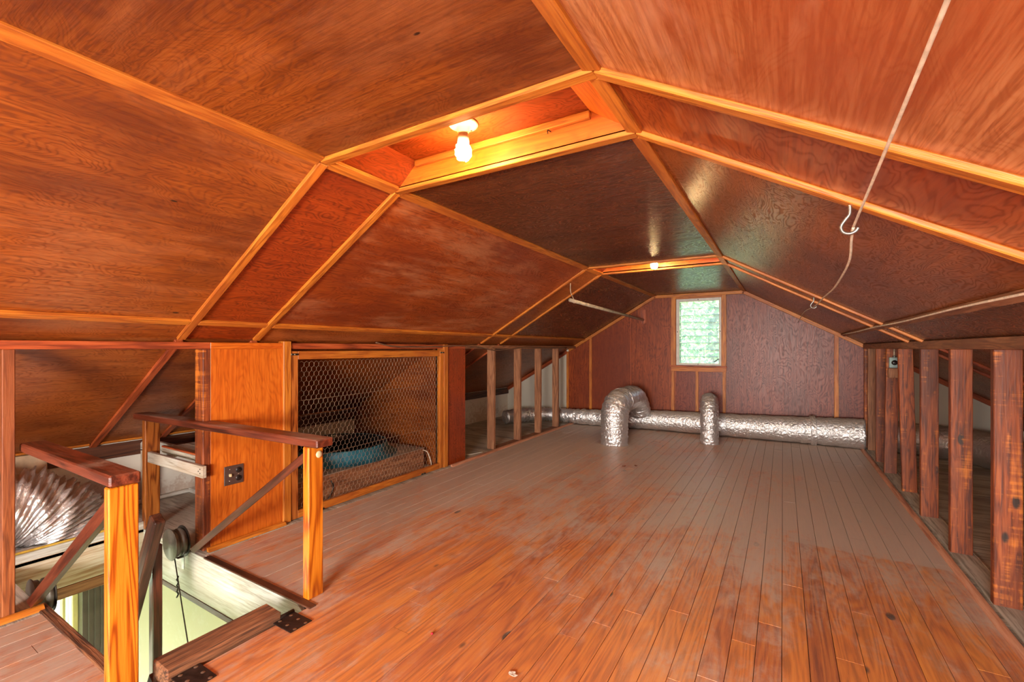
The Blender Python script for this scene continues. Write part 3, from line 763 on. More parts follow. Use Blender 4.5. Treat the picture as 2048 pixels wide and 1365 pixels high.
mx_ = sc_.new('ShaderNodeMixShader'); mx_.inputs[0].default_value = .3; sc_.link(tl_.outputs[0], mx_.inputs[1]); sc_.link(df_.outputs[0], mx_.inputs[2]); sc_.link(mx_.outputs[0], sc_.out.inputs[0])
bm = bmesh.new(); cl = []
for k in range(41):
    y = SY0 - .02 + (SY1 - SY0 - .02) * k / 40; xx = -4.40 + .012 * math.sin(k * 1.25)
    cl.append((bm.verts.new((xx, y, SZ0)), bm.verts.new((xx, y, -.30))))
for k in range(40): bm.faces.new((cl[k][0], cl[k + 1][0], cl[k + 1][1], cl[k][1]))
mesh_obj('sheer_curtain', bm, sc_.m, win2, True).location = -wp(win2)
cur = empty('vertical_blind', (-4.26, 1.25, LZ)); tag(cur, 'dark brown slatted blind beside the bright window below the floor', 'blind')
for k in range(7):
    y = 1.162 + k * .034
    bar('slat', (-4.262, y + .017, -2.3), (-4.262, y + .017, -.33), .033, .006, (1, .25, 0), M['curtain'], cur, .001)
box('head_rail', (-4.285, 1.16, -.33), (-4.245, 1.40, -.295), M['curtain'], cur, .002)

# ------------------------------------------------------------------ railings
def railing(name, label, loc): return tag(empty(name, loc), label, 'railing', 'wooden guard rails round the stair opening')
RT = .80
r1 = railing('guard_rail', 'nearer wooden guard rail with a bright orange post at the left edge', (-2.04, .67, 0))
bar('handrail', (-3.10, .668, RT - .021), (-2.02, .668, RT - .021), .092, .042, (0, 0, 1), W('rail', 'Y'), r1, .006)
box('post', (-2.07, .622, .0), (-2.028, .71, RT - .045), W('post', 'Z'), r1, .004)
bar('brace', (-3.05, .66, .045), (-2.075, .66, .70), .042, .042, (0, -.25, 1), W('brace', 'Y'), r1, .003)
r2 = railing('guard_rail', 'farther wooden guard rail running from the room into the eave, with two posts', (-2.03, 1.43, 0))
bar('handrail', (-3.86, 1.365, RT - .021), (-1.95, 1.438, RT - .021), .098, .042, (0, 0, 1), W('rail', 'Y'), r2, .006)
box('post', (-2.055, 1.386, .0), (-2.008, 1.470, RT - .043), W('post', 'Z'), r2, .004)
box('post', (-3.815, 1.352, .0), (-3.765, 1.44, RT - .043), W('postdull', 'Z'), r2, .004)
bar('brace', (-3.06, 1.345, .03), (-2.06, 1.42, .715), .040, .040, (0, -.35, 1), W('brace', 'Y'), r2, .003)
lathe('paint_drip', [(.0, .006), (.012, .006), (.017, .003), (.018, 0)], M['ivory'], r2, 12, Matrix.Translation((-2.004, 1.442, .715)) @ Matrix.Rotation(PI / 2, 4, 'Y'))

# ------------------------------------------------------------------ folding attic ladder with hinges
lad = empty('attic_ladder', (-2.05, 1.0, 0)); tag(lad, 'steep brown attic ladder hinged to the floor edge by two black hinges', 'ladder')
bar('top_beam', (-2.035, .775, -.005), (-2.035, 1.225, -.005), .118, .096, (0.05, 0, 1), W('beam', 'Y'), lad, .006)
sl = Vector((-.34, 0, -.646)).normalized()
for y in (.80, 1.19):
    p = Vector((-2.09, y, -.06)); bar('stringer', p, p + sl * 2.66, .04, .11, (-.88, 0, .47), W('darkwood', 'Y'), lad, .003)
for k in range(1, 10):
    p = Vector((-2.09, 0, -.06)) + sl * (k * .27)
    box('tread', (p.x - .07, .823, p.z - .014), (p.x + .07, 1.167, p.z + .014), W('darkwood', 'Y'), lad, .003)
hr = Vector((-2.76, 1.045, .375))
bar('ladder_handrail', hr, hr + sl * 1.4, .05, .075, (-.88, 0, .47), W('darkwood', 'Y'), lad, .006)
box('baluster', (-2.985, 1.088, -1.62), (-2.935, 1.134, .17), W('brace', 'Z'), lad, .004)
for y0, y1 in ((1.186, 1.292), (.79, .888)):
    h = box('hinge', (-2.02, y0, .0425) if False else (-1.992, y0, .001), (-1.846, y1, .0052), M['hinge'], lad, .001)
    for i in range(6):
        px = -1.975 + .11 * (i // 2) * .5 + .012; py = y0 + (.025 if i % 2 else .078)
        lathe('screw', [(0, .0015), (.006, .0012), (.008, 0)], M['screw'], h, 10, Matrix.Translation((px, py, .0053)))
    tube('knuckle', [(-1.985, y0, .007), (-1.985, y1, .007)], .009, M['hinge'], h, 10)

# ------------------------------------------------------------------ spring reels
def reel(c, label, cord_end, flip):
    r = empty('spring_reel', c); tag(r, label, 'reel', 'spring counterbalance reels of the ladder')
    c = Vector(c); R = Matrix.Translation(c) @ Matrix.Rotation(PI / 2, 4, 'X')
    lathe('drum', [(.0, -.035), (.080, -.035), (.083, -.03), (.083, -.012), (.072, -.010), (.072, .004), (.083, .006), (.083, .022), (.080, .03), (0, .03)], M['reelgrey'], r, 36, R)
    f = lathe('face_disc', [(0, .034), (.018, .036), (.02, .033), (.093, .033), (.096, .030), (.093, .027), (0, .027)], M['reelgrey'], r, 36, R)
    lathe('hub', [(0, .052), (.011, .052), (.014, .048), (.014, .034)], M['darkmetal'], f, 16, R)
    lathe('flange', [(0, -.036), (.093, -.036), (.096, -.039), (.093, -.042), (0, -.042)], M['darkmetal'], r, 36, R)
    for a in (.4, 2.5, 4.6):
        lathe('rivet', [(0, .036), (.004, .0355), (.005, .033)], M['screw'], f, 8, Matrix.Translation(c) @ Matrix.Rotation(PI / 2, 4, 'X') @ Matrix.Translation((.06 * math.cos(a), .06 * math.sin(a), 0)))
    box('bracket', (c.x + .045, c.y + .012, c.z - .15), (c.x + .075, c.y + .016, c.z - .04), M['steel'], r, .001)
    box('bracket', (c.x + .045, c.y - .02, c.z - .075), (c.x + .075, c.y + .014, c.z - .071), M['steel'], r, .001)
    if cord_end:
        a = c + Vector((-.01, -.005, -.07))
        tube('pull_cord', [a, a.lerp(Vector(cord_end), .5) + Vector((0, 0, -.01)), cord_end], .0035, M['darkmetal'], r, 6, 5)
        k = a.lerp(Vector(cord_end), .18)
        tube('cord_twist', [k + Vector((.004 * math.sin(i * 1.6), .004 * math.cos(i * 1.6), -.009 * i)) for i in range(15)], .0045, M['darkmetal'], r, 6)
    return r
reel((-3.19, 1.30, .055), 'grey spring reel with hanging cord at the far edge of the stair opening', (-2.62, 1.16, -.55), 1)
reel((-3.235, .722, -.01), 'dark spring reel half hidden by the brace of the nearer guard rail', None, -1)

# ------------------------------------------------------------------ wall switch and outlet plate
sw = empty('switch_plate', (KL, 1.568, .43)); tag(sw, 'dark brown switch and outlet plate on the orange plywood panel', 'switch')
box('plate', (KL + .0005, 1.508, .37), (KL + .006, 1.628, .492), M['brownplate'], sw, .002)
box('toggle', (KL + .004, 1.536, .424), (KL + .02, 1.548, .442), M['ivory'], sw, .002)
for z in (.405, .458):
    o = lathe('outlet', [(0, .004), (.017, .004), (.0185, .0)], M['black'], sw, 20, Matrix.Translation((KL + .006, 1.596, z)) @ Matrix.Rotation(PI / 2, 4, 'Y'))
    for dy in (-.006, .006): box('slot', (KL + .0095, 1.596 + dy - .001, z - .004), (KL + .0108, 1.596 + dy + .001, z + .006), M['screw'], o, 0)
for y, z in ((1.542, .395), (1.542, .47), (1.596, .4315)):
    lathe('screw', [(0, .0016), (.0035, .001), (.004, 0)], M['screw'], sw, 8, Matrix.Translation((KL + .006, y, z)) @ Matrix.Rotation(PI / 2, 4, 'Y'))

# ------------------------------------------------------------------ wire-mesh screen of the fan bay
scr = empty('mesh_screen', (KL, 2.81, 0)); tag(scr, 'orange wooden frame filled with hexagonal chicken wire in front of the fan', 'screen')
fm_z, fm_y = W('batten', 'Z'), W('batten', 'Y')
fx0, fx1 = KL - .012, KL + .010
box('stile', (fx0, 1.960, .005), (fx1, 2.014, 1.228), W('postdull', 'Z'), scr, .002)
box('stile', (fx0, 3.604, .005), (fx1, 3.661, 1.228), fm_z, scr, .002)
box('rail', (fx0, 2.015, 1.168), (fx1, 3.603, 1.228), fm_y, scr, .002)
box('rail', (fx0, 2.015, .005), (fx1, 3.603, .062), fm_y, scr, .002)
for y, z in ((1.985, 1.205), (3.635, 1.205), (2.2, .012), (3.35, .012)):
    k = box('turn_button', (fx1, y - .03, z - .007), (fx1 + .008, y + .03, z + .007), M['darkmetal'], scr, .002)
    lathe('screw', [(0, .003), (.005, .002), (.006, 0)], M['screw'], k, 10, Matrix.Translation((fx1 + .008, y, z)) @ Matrix.Rotation(PI / 2, 4, 'Y'))
bm = bmesh.new()
def wire(bm, a, b, r):
    a, b = Vector(a), Vector(b); d = (b - a).normalized(); u = Vector((1, 0, 0)); v = d.cross(u)
    A, B = [], []
    for k in range(3):
        q = u * (math.cos(k * 2.094) * r) + v * (math.sin(k * 2.094) * r); A.append(bm.verts.new(a + q)); B.append(bm.verts.new(b + q))
    for k in range(3): bm.faces.new((A[k], A[(k + 1) % 3], B[(k + 1) % 3], B[k]))
my0, my1, mz0, mz1 = 1.995, 3.62, .045, 1.185
cw, rs = .0415, .036; tw = rs * .62; nr = int((mz1 - mz0) / rs); nc = int((my1 - my0) / cw)
sag = lambda y, z: KL - .016 - .010 * math.sin(PI * (y - my0) / (my1 - my0)) * math.sin(PI * min(1, max(0, (z - mz0) / (mz1 - mz0)))) + .003 * math.sin(y * 9 + z * 7)
def mp(y, z):
    z2 = z + .008 * math.sin(y * 2.1 + .4); return (sag(y, z2), y, z2)
for r in range(nr):
    z = mz0 + r * rs; sh = (r % 2) * cw / 2
    for cI in range(nc):
        y = my0 + cI * cw + sh
        if y + cw / 2 > my1: continue
        wire(bm, mp(y, z), mp(y, z + tw), .0012)                       # twisted upright
        wire(bm, mp(y, z + tw), mp(y + cw / 2, z + rs), .0010)
        if y - cw / 2 >= my0: wire(bm, mp(y, z + tw), mp(y - cw / 2, z + rs), .0010)
for z in (.40, .84):
    pts = [mp(my0 + k * (my1 - my0) / 40, z + .03) for k in range(41)]
    for k in range(40): wire(bm, pts[k], pts[k + 1], .0018)
o = mesh_obj('wire_mesh', bm, M['wire'], scr); o.location = -wp(scr); o['kind'] = 'stuff'

# ------------------------------------------------------------------ attic fan on its wooden curb
fan = empty('attic_fan', (-3.75, 2.9, 0)); tag(fan, 'attic fan with teal bell-mouth ring on a wooden curb behind the mesh', 'fan')
CX0, CX1, CY0, CY1, CZ = -4.35, -3.215, 2.12, 3.555, .205
box('curb_board', (CX1 - .035, CY0, .0), (CX1, CY1, CZ), W('studgrey', 'Y'), fan, .003)
box('curb_board', (CX0, CY0, .0), (CX0 + .035, CY1, CZ), W('studgrey', 'Y'), fan, .003)
box('curb_board', (CX0 + .035, CY0, .0), (CX1 - .035, CY0 + .035, CZ), W('studgrey', 'X'), fan, .003)
box('curb_board', (CX0 + .035, CY1 - .035, .0), (CX1 - .035, CY1, CZ), W('studgrey', 'X'), fan, .003)
FC = Vector((-3.75, 2.9, 0))
# deck: a square board with a round hole
bm = bmesh.new(); seg = 48; ro = .50
inn = [bm.verts.new((FC.x + ro * math.cos(2 * PI * k / seg), FC.y + ro * math.sin(2 * PI * k / seg), CZ + .006)) for k in range(seg)]
def sq(a):
    cx, cy = math.cos(a), math.sin(a); ts = []
    if abs(cx) > 1e-6: ts.append(((CX1 + .01 if cx > 0 else CX0) - FC.x) / cx)
    if abs(cy) > 1e-6: ts.append(((CY1 if cy > 0 else CY0) - FC.y) / cy)
    t = min(ts); return (FC.x + cx * t, FC.y + cy * t, CZ + .006)
angs = [2 * PI * k / seg for k in range(seg)]
out = [bm.verts.new(sq(a)) for a in angs]
for k in range(seg): bm.faces.new((inn[k], out[k], out[(k + 1) % seg], inn[(k + 1) % seg]))
for cx, cy in ((CX1 + .01, CY1), (CX0, CY1), (CX0, CY0), (CX1 + .01, CY0)):   # square corners
    a = math.atan2(cy - FC.y, cx - FC.x) % (2 * PI); k = int(a / (2 * PI) * seg) % seg
    v = bm.verts.new((cx, cy, CZ + .006)); bm.faces.new((out[k], v, out[(k + 1) % seg]))
bmesh.ops.recalc_face_normals(bm, faces=bm.faces)
g = bmesh.ops.extrude_face_region(bm, geom=bm.faces[:]); bmesh.ops.translate(bm, vec=(0, 0, -.0058), verts=[v for v in g['geom'] if isinstance(v, bmesh.types.BMVert)])
bmesh.ops.recalc_face_normals(bm, faces=bm.faces)
dk = plain('dusty_tin_deck', (150, 134, 120), .6, .2, .2, 9)
mesh_obj('deck', bm, dk, fan).location = -wp(fan)
lathe('shroud', [(.57, .008), (.548, .011), (.522, .018), (.500, .032), (.486, .055), (.478, .085), (.474, .118), (.468, .124), (.460, .120)], M['teal'], fan, 56, Matrix.Translation(FC + Vector((0, 0, CZ))))
bl = M['darkmetal']
lathe('inner_sleeve', [(.460, .120), (.454, .112), (.452, -.10), (.458, -.10)], M['black'], fan, 56, Matrix.Translation(FC + Vector((0, 0, CZ))))
lathe('motor', [(0, .06), (.07, .06), (.08, .05), (.08, -.08), (0, -.08)], bl, fan, 24, Matrix.Translation(FC + Vector((0, 0, .16))))
for k in range(4):
    a = k * PI / 2 + .5; bm = bmesh.new(); vs = []
    for i in range(7):
        t = i / 6; r = .09 + .33 * t; wv = .06 + .11 * t
        for sgn in (-1, 1):
            b = a + sgn * wv / r * .6
            vs.append(bm.verts.new((r * math.cos(b), r * math.sin(b), sgn * .035)))
    for i in range(6): bm.faces.new((vs[2 * i], vs[2 * i + 1], vs[2 * i + 3], vs[2 * i + 2]))
    g = bmesh.ops.extrude_face_region(bm, geom=bm.faces[:]); bmesh.ops.translate(bm, vec=(0, 0, .003), verts=[v for v in g['geom'] if isinstance(v, bmesh.types.BMVert)])
    bmesh.ops.recalc_face_normals(bm, faces=bm.faces)
    mesh_obj('blade', bm, bl, fan, True, FC + Vector((0, 0, .17)) - wp(fan))
for s in (-1, 1): box('motor_strut', (FC.x - .46, FC.y + s * .06 - .012, .10), (FC.x + .46, FC.y + s * .06 + .012, .112), bl, fan, .001)
tube('strap', [(CX1 + .008, 2.42, .15), (CX1 + .012, 2.44, .10), (CX1 + .012, 2.42, .05), (CX1 + .012, 2.39, .012)], .006, M['black'], fan, 6, 5)
tube('power_cord', [(CX1 + .006, CY1 - .02, .19), (CX1 + .02, CY1 + .03, .16), (CX1 + .03, CY1 + .07, .06), (CX1 + .02, CY1 + .095, .008)], .006, M['cable'], fan, 6, 5)

# ------------------------------------------------------------------ white shelf in the eave bay
sh = empty('eave_shelf', (-3.7, 1.6, 0)); tag(sh, 'white-edged shelf of dusty grey boards in the eave bay beside the stair opening', 'shelf')
SZ = .535
fb = box('front_board', (-3.755, 1.362, SZ - .072), (-3.0, 1.385, SZ), W('whitedirty', 'X'), sh, .002)
for xx, zz in ((-3.03, .49), (-3.03, .515), (-3.05, .50)): lathe('nail', [(0, .002), (.004, .0015), (.0045, 0)], M['darkmetal'], fb, 8, Matrix.Translation((xx, 1.362, zz)) @ Matrix.Rotation(PI / 2, 4, 'X'))
for a, b in ((1.445, 1.585), (1.588, 1.73), (1.733, 1.875)):
    box('shelf_board', (-3.755, a, SZ), (-3.165, b, SZ + .016), W('greyply', 'X'), sh, .002)
box('shelf_board', (-3.755, 1.388 + .058, SZ - .02), (-3.165, 1.47, SZ - .001), W('greyply', 'X'), sh, .002)
box('edge_batten', (-3.755, 1.425 + .018, SZ + .017), (-3.17, 1.462, SZ + .028), W('battenred', 'X'), sh, .002)
prism('side_board', [(-4.43, 1.56, .43), (-3.86, 1.56, .44), (-3.86, 1.56, .53), (-4.36, 1.56, .53), (-4.43, 1.56, .485)], (0, .022, 0), W('whitedirty', 'X'), sh)
box('leg', (-4.43, 1.56, .0), (-4.385, 1.582, .44), W('whitedirty', 'Z'), sh, .002)
box('leg', (-4.365, 1.564, .0), (-4.335, 1.60, .44), W('battenred', 'Z'), sh, .002)

# ------------------------------------------------------------------ foil ducts
def duct(name, pts, r0, r1, parent, n=10, wr=.006, seg=32, mat='foil', wf=2.0, pleat=0.0):
    q = catmull(pts, n); L = len(q) - 1; rnd = random.Random(len(pts) * 7 + int(r0 * 999)); ph = [rnd.uniform(0, 6) for _ in range(6)]
    def rf(i, a):
        t = i / L; r = r0 + (r1 - r0) * t
        r += wr * (math.sin(a * 3 + i * .9 + ph[0]) * .5 + math.sin(a * 7 - i * 1.7 + ph[1]) * .3 + math.sin(i * wf + ph[2] + math.sin(a * 2) * .8) * .6)
        if pleat: r += pleat * ((i % 2) - .5) * (1 + .5 * math.sin(a * 5 + i))
        return r
    return tube(name, q, r0, M[mat], parent, seg, 0, rf)
main = empty('insulated_duct', (0, 6.98, 0)); tag(main, 'foil-wrapped duct with two elbow arms along the far wall under the window', 'duct')
duct('duct_run', [(-2.15, 6.93, .145), (-1.6, 6.97, .165), (-.8, 6.98, .172), (0, 6.99, .182), (.5, 7.0, .19), (.86, 6.99, .192)], .135, .187, main, 14, .004)
duct('flexible_end', [(-2.14, 6.93, .145), (-2.5, 6.92, .135), (-2.8, 6.88, .135), (-2.94, 6.86, .135)], .136, .115, main, 10, .008, wf=1.2)
duct('flexible_hose', [(-2.93, 6.86, .138), (-3.2, 6.84, .142), (-3.5, 6.72, .142), (-3.78, 6.42, .135), (-3.86, 6.2, .13)], .108, .10, main, 14, .005, mat='foil2', pleat=.018)
duct('joint_tape', [(.30, 6.995, .186), (.33, 6.996, .187), (.36, 6.997, .188)], .192, .193, main, 4, .003)
duct('duct_run', [(1.02, 6.99, .19), (1.35, 6.97, .185), (1.68, 6.84, .18), (1.88, 6.5, .18), (1.93, 6.0, .18), (1.93, 5.3, .18), (1.93, 3.5, .18)], .185, .18, main, 10, .006)
b1 = b2 = main          # the two arms are taped onto the run: parts of it
for o_ in (
    duct('branch_riser', [(-1.885, 5.72, .0), (-1.885, 5.72, .2), (-1.885, 5.73, .36), (-1.882, 5.77, .46)], .172, .176, b1, 12, .007),
    duct('branch_elbow', [(-1.886, 5.724, .33), (-1.884, 5.755, .44), (-1.88, 5.85, .515), (-1.875, 6.02, .54)], .178, .165, b1, 12, .010),
    duct('branch_crosspiece', [(-1.876, 5.96, .54), (-1.87, 6.2, .545), (-1.868, 6.42, .548), (-1.866, 6.62, .51), (-1.86, 6.76, .41), (-1.845, 6.84, .28)], .170, .150, b1, 12, .006)):
    o_['label'] = 'larger foil elbow arm left of the window'
duct('branch_arch', [(-.825, 6.38, .0), (-.825, 6.38, .2), (-.828, 6.39, .38), (-.84, 6.45, .49), (-.855, 6.58, .535), (-.865, 6.72, .50), (-.87, 6.83, .40), (-.872, 6.90, .27)], .112, .105, b2, 12, .006)['label'] = 'narrower foil arm below the window'

# big pleated flex elbow beside the stair opening
flex = empty('flex_elbow', (-4.1, .9, 0)); tag(flex, 'big shiny pleated foil duct elbow beside the stair opening', 'duct')
bm = bmesh.new(); C = Vector((-4.12, .72, .02)); e1 = Vector((.20, .98, 0)).normalized(); e2 = Vector((0, 0, 1)); nrm = e1.cross(e2)
NP = 132; SG = 40; Rm, rt = .285, .225; rnd = random.Random(3); rows = []
ph = [rnd.uniform(-1, 1) for _ in range(NP)]
for i in range(NP):
    t = i / (NP - 1); a = math.radians(-14 + 200 * t); ctr = C + e1 * (Rm * math.cos(a)) + e2 * (Rm * .80 * math.sin(a)); rad = (e1 * math.cos(a) + e2 * math.sin(a))
    ring = []
    for k in range(SG):
        b = 2 * PI * k / SG; outer = (1 + math.cos(b)) / 2
        amp = .010 + .030 * outer
        r = rt + amp * (((i % 3) - 1) * .55 + .55 * ph[i] + .4 * math.sin(k * 1.3 + i * .37))
        ring.append(bm.verts.new(ctr + rad * (math.cos(b) * r) + nrm * (math.sin(b) * r)))
    rows.append(ring)
for i in range(NP - 1):
    for k in range(SG): bm.faces.new((rows[i][k], rows[i][(k + 1) % SG], rows[i + 1][(k + 1) % SG], rows[i + 1][k]))
mesh_obj('pleated_sleeve', bm, M['foil2'], flex, True).location = -wp(flex)
tube('band_clamp', [C + e1 * (Rm + (rt + .012) * math.cos(2 * PI * k / 30)) + nrm * ((rt + .012) * math.sin(2 * PI * k / 30)) + e2 * .03 for k in range(31)], .008, M['darkmetal'], flex, 8)
tag(tube('electric_cable', [(HX0 - .012, .55, .056), (HX0 - .012, .8, .057), (HX0 - .012, 1.05, .056), (HX0 - .012, 1.3, .056)], .0075, M['yellowcable'], None, 8, 6), 'yellowed cable along the lining board under the pleated duct', 'cable')
# beige board behind the elbow
struct(box('wall_eave_board', (-4.43, .2, .0), (-4.41, 1.02, .52), plain('beige_board', (176, 150, 122), .8), None, .002), 'beige board behind the pleated duct elbow')

# ------------------------------------------------------------------ lamps
def lamp(c, label):
    r = empty('ceiling_lamp', c); tag(r, label, 'lamp', 'bare spiral bulbs in the ceiling light wells')
    T = Matrix.Translation(c)
    lathe('socket', [(0, .0), (.062, .0), (.064, -.004), (.060, -.011), (.045, -.016), (.026, -.020), (.023, -.042), (.019, -.045), (0, -.045)], M['ceramic'], r, 36, T)
    for s in (-1, 1): lathe('screw', [(0, -.0185), (.004, -.018), (.005, -.012)], M['darkmetal'], r, 8, Matrix.Translation(Vector(c) + Vector((.01 * s, .043 * s, 0))))
    lathe('bulb_base', [(.013, -.040), (.015, -.052), (.022, -.056), (.024, -.062), (.025, -.088), (.020, -.096), (0, -.096)], M['bulbbase'], r, 28, T)
    bm = bmesh.new()
    for s in (0, PI):
        pts = []
        for i in range(49):
            t = i / 48; a = s + t * 2 * PI * 1.75; rr = .028 * (1 - .55 * max(0, t - .8) / .2) * min(1, .5 + t * 5)
            pts.append(Vector((rr * math.cos(a), rr * math.sin(a), -.097 - t * .055)))
        addtube(bm, pts, .0075, 8)
    o = mesh_obj('spiral_tube', bm, M['bulb'], r, True)
    return r
lamp((-1.155, 1.52, ZW), 'glowing bare spiral bulb in the nearer ceiling well')
lamp((-1.10, -1.6, ZW), 'unseen spiral bulb added in the ceiling well behind the camera')  # out of view, added to brighten the near ceiling
lamp((-1.10, 4.575, ZW), 'small glowing bare bulb in the farther ceiling well')
tube_n = tag(tube('bent_nail', [(-.84, YN[3] - .002, 2.165), (-.84, YN[3] - .03, 2.16), (-.83, YN[3] - .05, 2.135)], .0025, M['darkmetal'], None, 6, 4), 'bent nail in the light well to the right of the nearer bulb', 'nail')

# ------------------------------------------------------------------ hooks, rope, closet rod, cables
def jhook(base, label, size=1.0, d=(1, 0, 0)):
    b = Vector(base); d = Vector(d).normalized(); s = size
    P = [b + Vector((0, 0, .01)), b + Vector((0, 0, -.03 * s)), b + Vector((0, 0, -.05 * s)) - d * .012 * s]
    for k in range(9):
        a = math.radians(150 + k * 24); P.append(b + Vector((0, 0, -.082 * s)) + d * (.028 * s * math.cos(a)) + Vector((0, 0, .028 * s * math.sin(a))))
    return tag(tube('ceiling_hook', P, .0062 * s, M['steel'], None, 10, 4), label, 'hook', 'hooks in the right-hand slope')
hb = Vector((.185, YN[3], zr(.185))) + nR * BT
jhook(hb, 'large steel hook on the orange batten of the right slope', .78, (1, -.2, 0))
hb2 = Vector((.225, 4.60, zr(.225))) + nR * .002
jhook(hb2, 'small far hook on the right slope holding the cord end', .8, (1, -.2, 0))
h1 = hb + Vector((.009, -.003, -.098 * .78))
h2 = hb2 + Vector((.008, -.004, -.072))
cord = empty('pull_rope', h1); tag(cord, 'thin pale cord slung over the big hook down towards the far gable', 'rope')
tube('rope_near', [Vector((.12, -1.0, 1.66)), Vector((.15, .2, 1.69)), Vector((.1725, .746, 1.676)), h1 + Vector((0, -.02, .013)), h1 + Vector((0, .006, .009))], .0036, M['rope'], cord, 8, 8)
tube('rope_far', [h1 + Vector((0, .006, .009)), h1 + Vector((.004, .09, -.012)), Vector((.204, 2.0, h1.z - .045)), Vector((.209, 2.3, h1.z - .062)), Vector((.214, 2.75, 1.545)), Vector((.219, 3.45, 1.57)), h2, Vector((.2, 6.0, 1.652)), Vector((.178, YF - .015, 1.606))], .0040, M['rope'], cord, 8, 8)
tube('wall_nail', [(.175, YF + .002, 1.60), (.175, YF - .03, 1.604)], .004, M['darkmetal'], cord, 6)

rod = empty('closet_rod', (-1.93, 7.2, 1.70)); tag(rod, 'grey closet rod hung by a wire from the left slope beside the window', 'rod')
rA, rB = Vector((-1.985, 4.52, 1.775)), Vector((-1.905, YF - .02, 1.70))
tube('pipe', [rA, rB], .019, M['pipe'], rod, 16)
hA = Vector((-1.955, 4.46, zl(-1.955))) + nL * .004
tube('hanger_wire', [hA, hA.lerp(rA, .5) + Vector((0, .01, 0)), rA + Vector((0, .10, .02)), rA + Vector((.018, .105, -.005)), rA + Vector((0, .11, -.022)), rA + Vector((-.019, .105, 0)), rA + Vector((0, .10, .022))], .0045, M['pipe'], rod, 8, 5)
bm = bmesh.new(); out = [(-.04, .16), (.04, .16), (.04, -.03)] + [(.04 * math.cos(a), -.03 + .04 * math.sin(a)) for a in (-.5, -1.0, -1.57, -2.1, -2.6)] + [(-.04, -.03)]
a = [bm.verts.new((rB.x + p[0], YF - .001, rB.z + p[1])) for p in out]; b = [bm.verts.new((rB.x + p[0], YF - .022, rB.z + p[1])) for p in out]
bm.faces.new(a); bm.faces.new(b[::-1])
for i in range(len(out)): bm.faces.new((a[i], b[i], b[(i + 1) % len(out)], a[(i + 1) % len(out)]))
bmesh.ops.recalc_face_normals(bm, faces=bm.faces)
mesh_obj('wall_block', bm, W('battenred', 'Z'), rod).location = -wp(rod)

# cable clipped to the right lower batten
cz = Vector((XCR, 0, zr(XCR))) + nR * (BT + .006) + Vector((-.02, 0, .012))
tag(tube('surface_cable', [(cz.x, y, cz.z + .003 * math.sin(y * 3)) for y in [YR + .1 + k * .35 for k in range(28)]], .005, M['cable'], None, 8), 'whitish cable running along the long batten low on the right slope', 'cable')
tag(tube('sagging_cable', [(KL + .006, 2.75, 1.30), (KL + .012, 2.95, 1.268), (KL + .012, 3.3, 1.262), (KL + .02, 3.62, 1.27), (KL + .025, 3.9, 1.278), (KL + .010, 4.3, 1.262), (KL + .008, 4.62, 1.225), (KL + .008, 5.0, 1.24), (KL + .008, 5.4, 1.262), (KL + .008, 6.0, 1.257), (KL + .008, 6.8, 1.26)], .006, M['cabledark'], None, 8, 6), 'brown cable drooping along the top plate above the left studs', 'cable')

# outlet box on a right-hand stud
jb = empty('outlet_box', (.925, 5.765, 1.08)); tag(jb, 'small blue-grey outlet box with a wooden block on a right-hand stud', 'outlet')
yb = 5.768
box('box', (.90, yb - .03, 1.055), (.985, yb, 1.16), M['bluebox'], jb, .005)
o = lathe('outlet', [(0, .005), (.022, .005), (.025, 0)], M['black'], jb, 20, Matrix.Translation((.942, yb - .03, 1.108)) @ Matrix.Rotation(PI / 2, 4, 'X'))
for dx in (-.008, .008): box('slot', (.942 + dx - .0015, yb - .0365, 1.102), (.942 + dx + .0015, yb - .0352, 1.114), M['screw'], o, 0)
box('wood_block', (.893, yb - .045, .958), (.992, yb, 1.052), W('studgrey', 'Z'), jb, .003)
tube('conduit', [(.942, yb - .012, 1.16), (.942, yb - .012, 1.242)], .008, M['pipe'], jb, 10)
lathe('connector', [(0, .0), (.016, 0), (.016, .014), (0, .014)], M['steel'], jb, 14, Matrix.Translation((.942, yb - .012, 1.16)))
tube('loose_wire', [(.985, yb - .012, 1.12), (1.01, yb - .03, 1.15), (1.0, yb - .03, 1.2), (1.02, yb - .02, 1.235)], .004, M['cable'], jb, 6, 5)

# ------------------------------------------------------------------ litter on the floor
def scrap(name, x, y, r, mat, label, cat, curl=.006, seed=1):
    rnd = random.Random(seed); bm = bmesh.new(); n = 9
    c = bm.verts.new((0, 0, .004)); rim = []
    for k in range(n):
        a = 2 * PI * k / n; q = r * rnd.uniform(.6, 1.1); rim.append(bm.verts.new((q * math.cos(a), q * math.sin(a) * .7, .002 + curl * rnd.random())))
    for k in range(n): bm.faces.new((c, rim[k], rim[(k + 1) % n]))
    g = bmesh.ops.extrude_face_region(bm, geom=bm.faces[:]); bmesh.ops.translate(bm, vec=(0, 0, .0012), verts=[v for v in g['geom'] if isinstance(v, bmesh.types.BMVert)])
    bmesh.ops.recalc_face_normals(bm, faces=bm.faces)
    return tag(mesh_obj(name, bm, mat, None, False, (x, y, .0005)), label, cat, 'litter on the floorboards')
scrap('paper_scrap', -.885, 1.475, .02, M['paper'], 'torn pale paper scrap at the bottom edge of the photo', 'litter', .004, 2)
scrap('teal_scrap', .245, 1.96, .016, M['tealbit'], 'tiny teal scrap on the floor at bottom right', 'litter', .008, 3)
scrap('paint_flake', -1.53, .915, .016, M['paper'], 'pale flake on the boards to the right of the nearer hinge', 'litter', .004, 4)
scrap('dry_leaf', -1.43, 4.66, .02, M['deadleaf'], 'left one of two dry leaves in mid-floor', 'litter', .015, 5)
scrap('dry_leaf', -1.33, 4.74, .02, M['deadleaf'], 'right one of two dry leaves in mid-floor', 'litter', .015, 6)
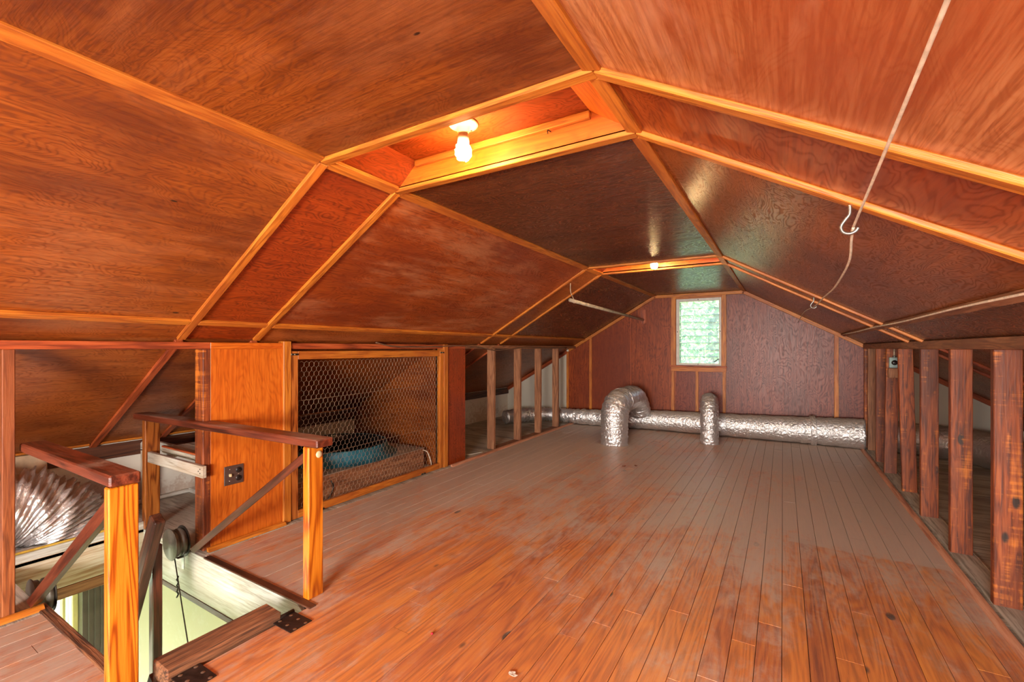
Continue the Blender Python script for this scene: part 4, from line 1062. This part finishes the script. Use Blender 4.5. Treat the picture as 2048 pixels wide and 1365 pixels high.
bm = bmesh.new(); bmesh.ops.create_icosphere(bm, subdivisions=2, radius=.006)
for v in bm.verts: v.co.z *= .8
tag(mesh_obj('red_bead', bm, M['redbit'], None, True, (-1.31, 1.5, .006)), 'tiny red bead on the boards in the foreground', 'bead', 'litter on the floorboards')

tag(tube('wire_offcut', [(-3.16, 4.22, .004), (-3.12, 4.32, .005), (-3.09, 4.45, .004)], .004, M['paper'], None, 8, 4), 'white wire offcut on the grey eave floor before the first left stud', 'litter', 'litter on the floorboards')
# ------------------------------------------------------------------ outside: ground and trees
struct(box('ground', (-40, -40, -3.3), (40, 60, -3.1), M['ground'], None, 0), 'grass outside the house')
def tree(x, y, h, rx, mat, label, seed, n=15000, ls=.075):
    rnd = random.Random(seed); r = empty('tree', (x, y, -3.1)); tag(r, label, 'tree', 'trees outside the louvre window')
    tube('trunk', [(x, y, -3.1), (x + .1, y, -1), (x - .05, y + .1, h * .4), (x, y, h - .6)], .16, M['bark'], r, 10, 4)
    V, F = [], []
    for _ in range(n):
        while True:
            p = Vector((rnd.uniform(-1, 1), rnd.uniform(-1, 1), rnd.uniform(-1, 1)))
            if .25 < p.length < 1: break
        c = Vector((p.x * rx, p.y * rx, p.z * (h + 3.1) * .48 + (h - 3.1) * .5 + 3.3))
        u = Vector((rnd.uniform(-1, 1), rnd.uniform(-1, 1), rnd.uniform(-1, 1))).normalized(); v = u.cross(Vector((rnd.uniform(-1, 1), rnd.uniform(-1, 1), .3))).normalized()
        s = ls * rnd.uniform(.6, 1.2); b = len(V)
        V += [c - u * s, c + v * s * .5, c + u * s, c - v * s * .5]; F.append((b, b + 1, b + 2, b + 3))
    me = bpy.data.meshes.new('foliage'); me.from_pydata([tuple(k) for k in V], [], F); me.materials.append(mat)
    o = bpy.data.objects.new('foliage', me); COL.objects.link(o); o.parent = r; o['kind'] = 'stuff'
tree(-1.6, 13.5, 4.6, 2.6, M['leaf1'], 'leafy green tree in the middle of the louvre window view', 11)
tree(-7.2, 14.5, 5.2, 2.8, M['leaf2'], 'bluish green tree to the left of the louvre window view', 12)
tree(4.0, 15.0, 5.0, 2.8, M['leaf2'], 'bluish green tree to the right of the louvre window view', 13)
tree(-2.0, 21.5, 7.5, 4.6, M['leaf3'], 'yellow green tree farthest behind the louvre window', 14, 15000, .11)
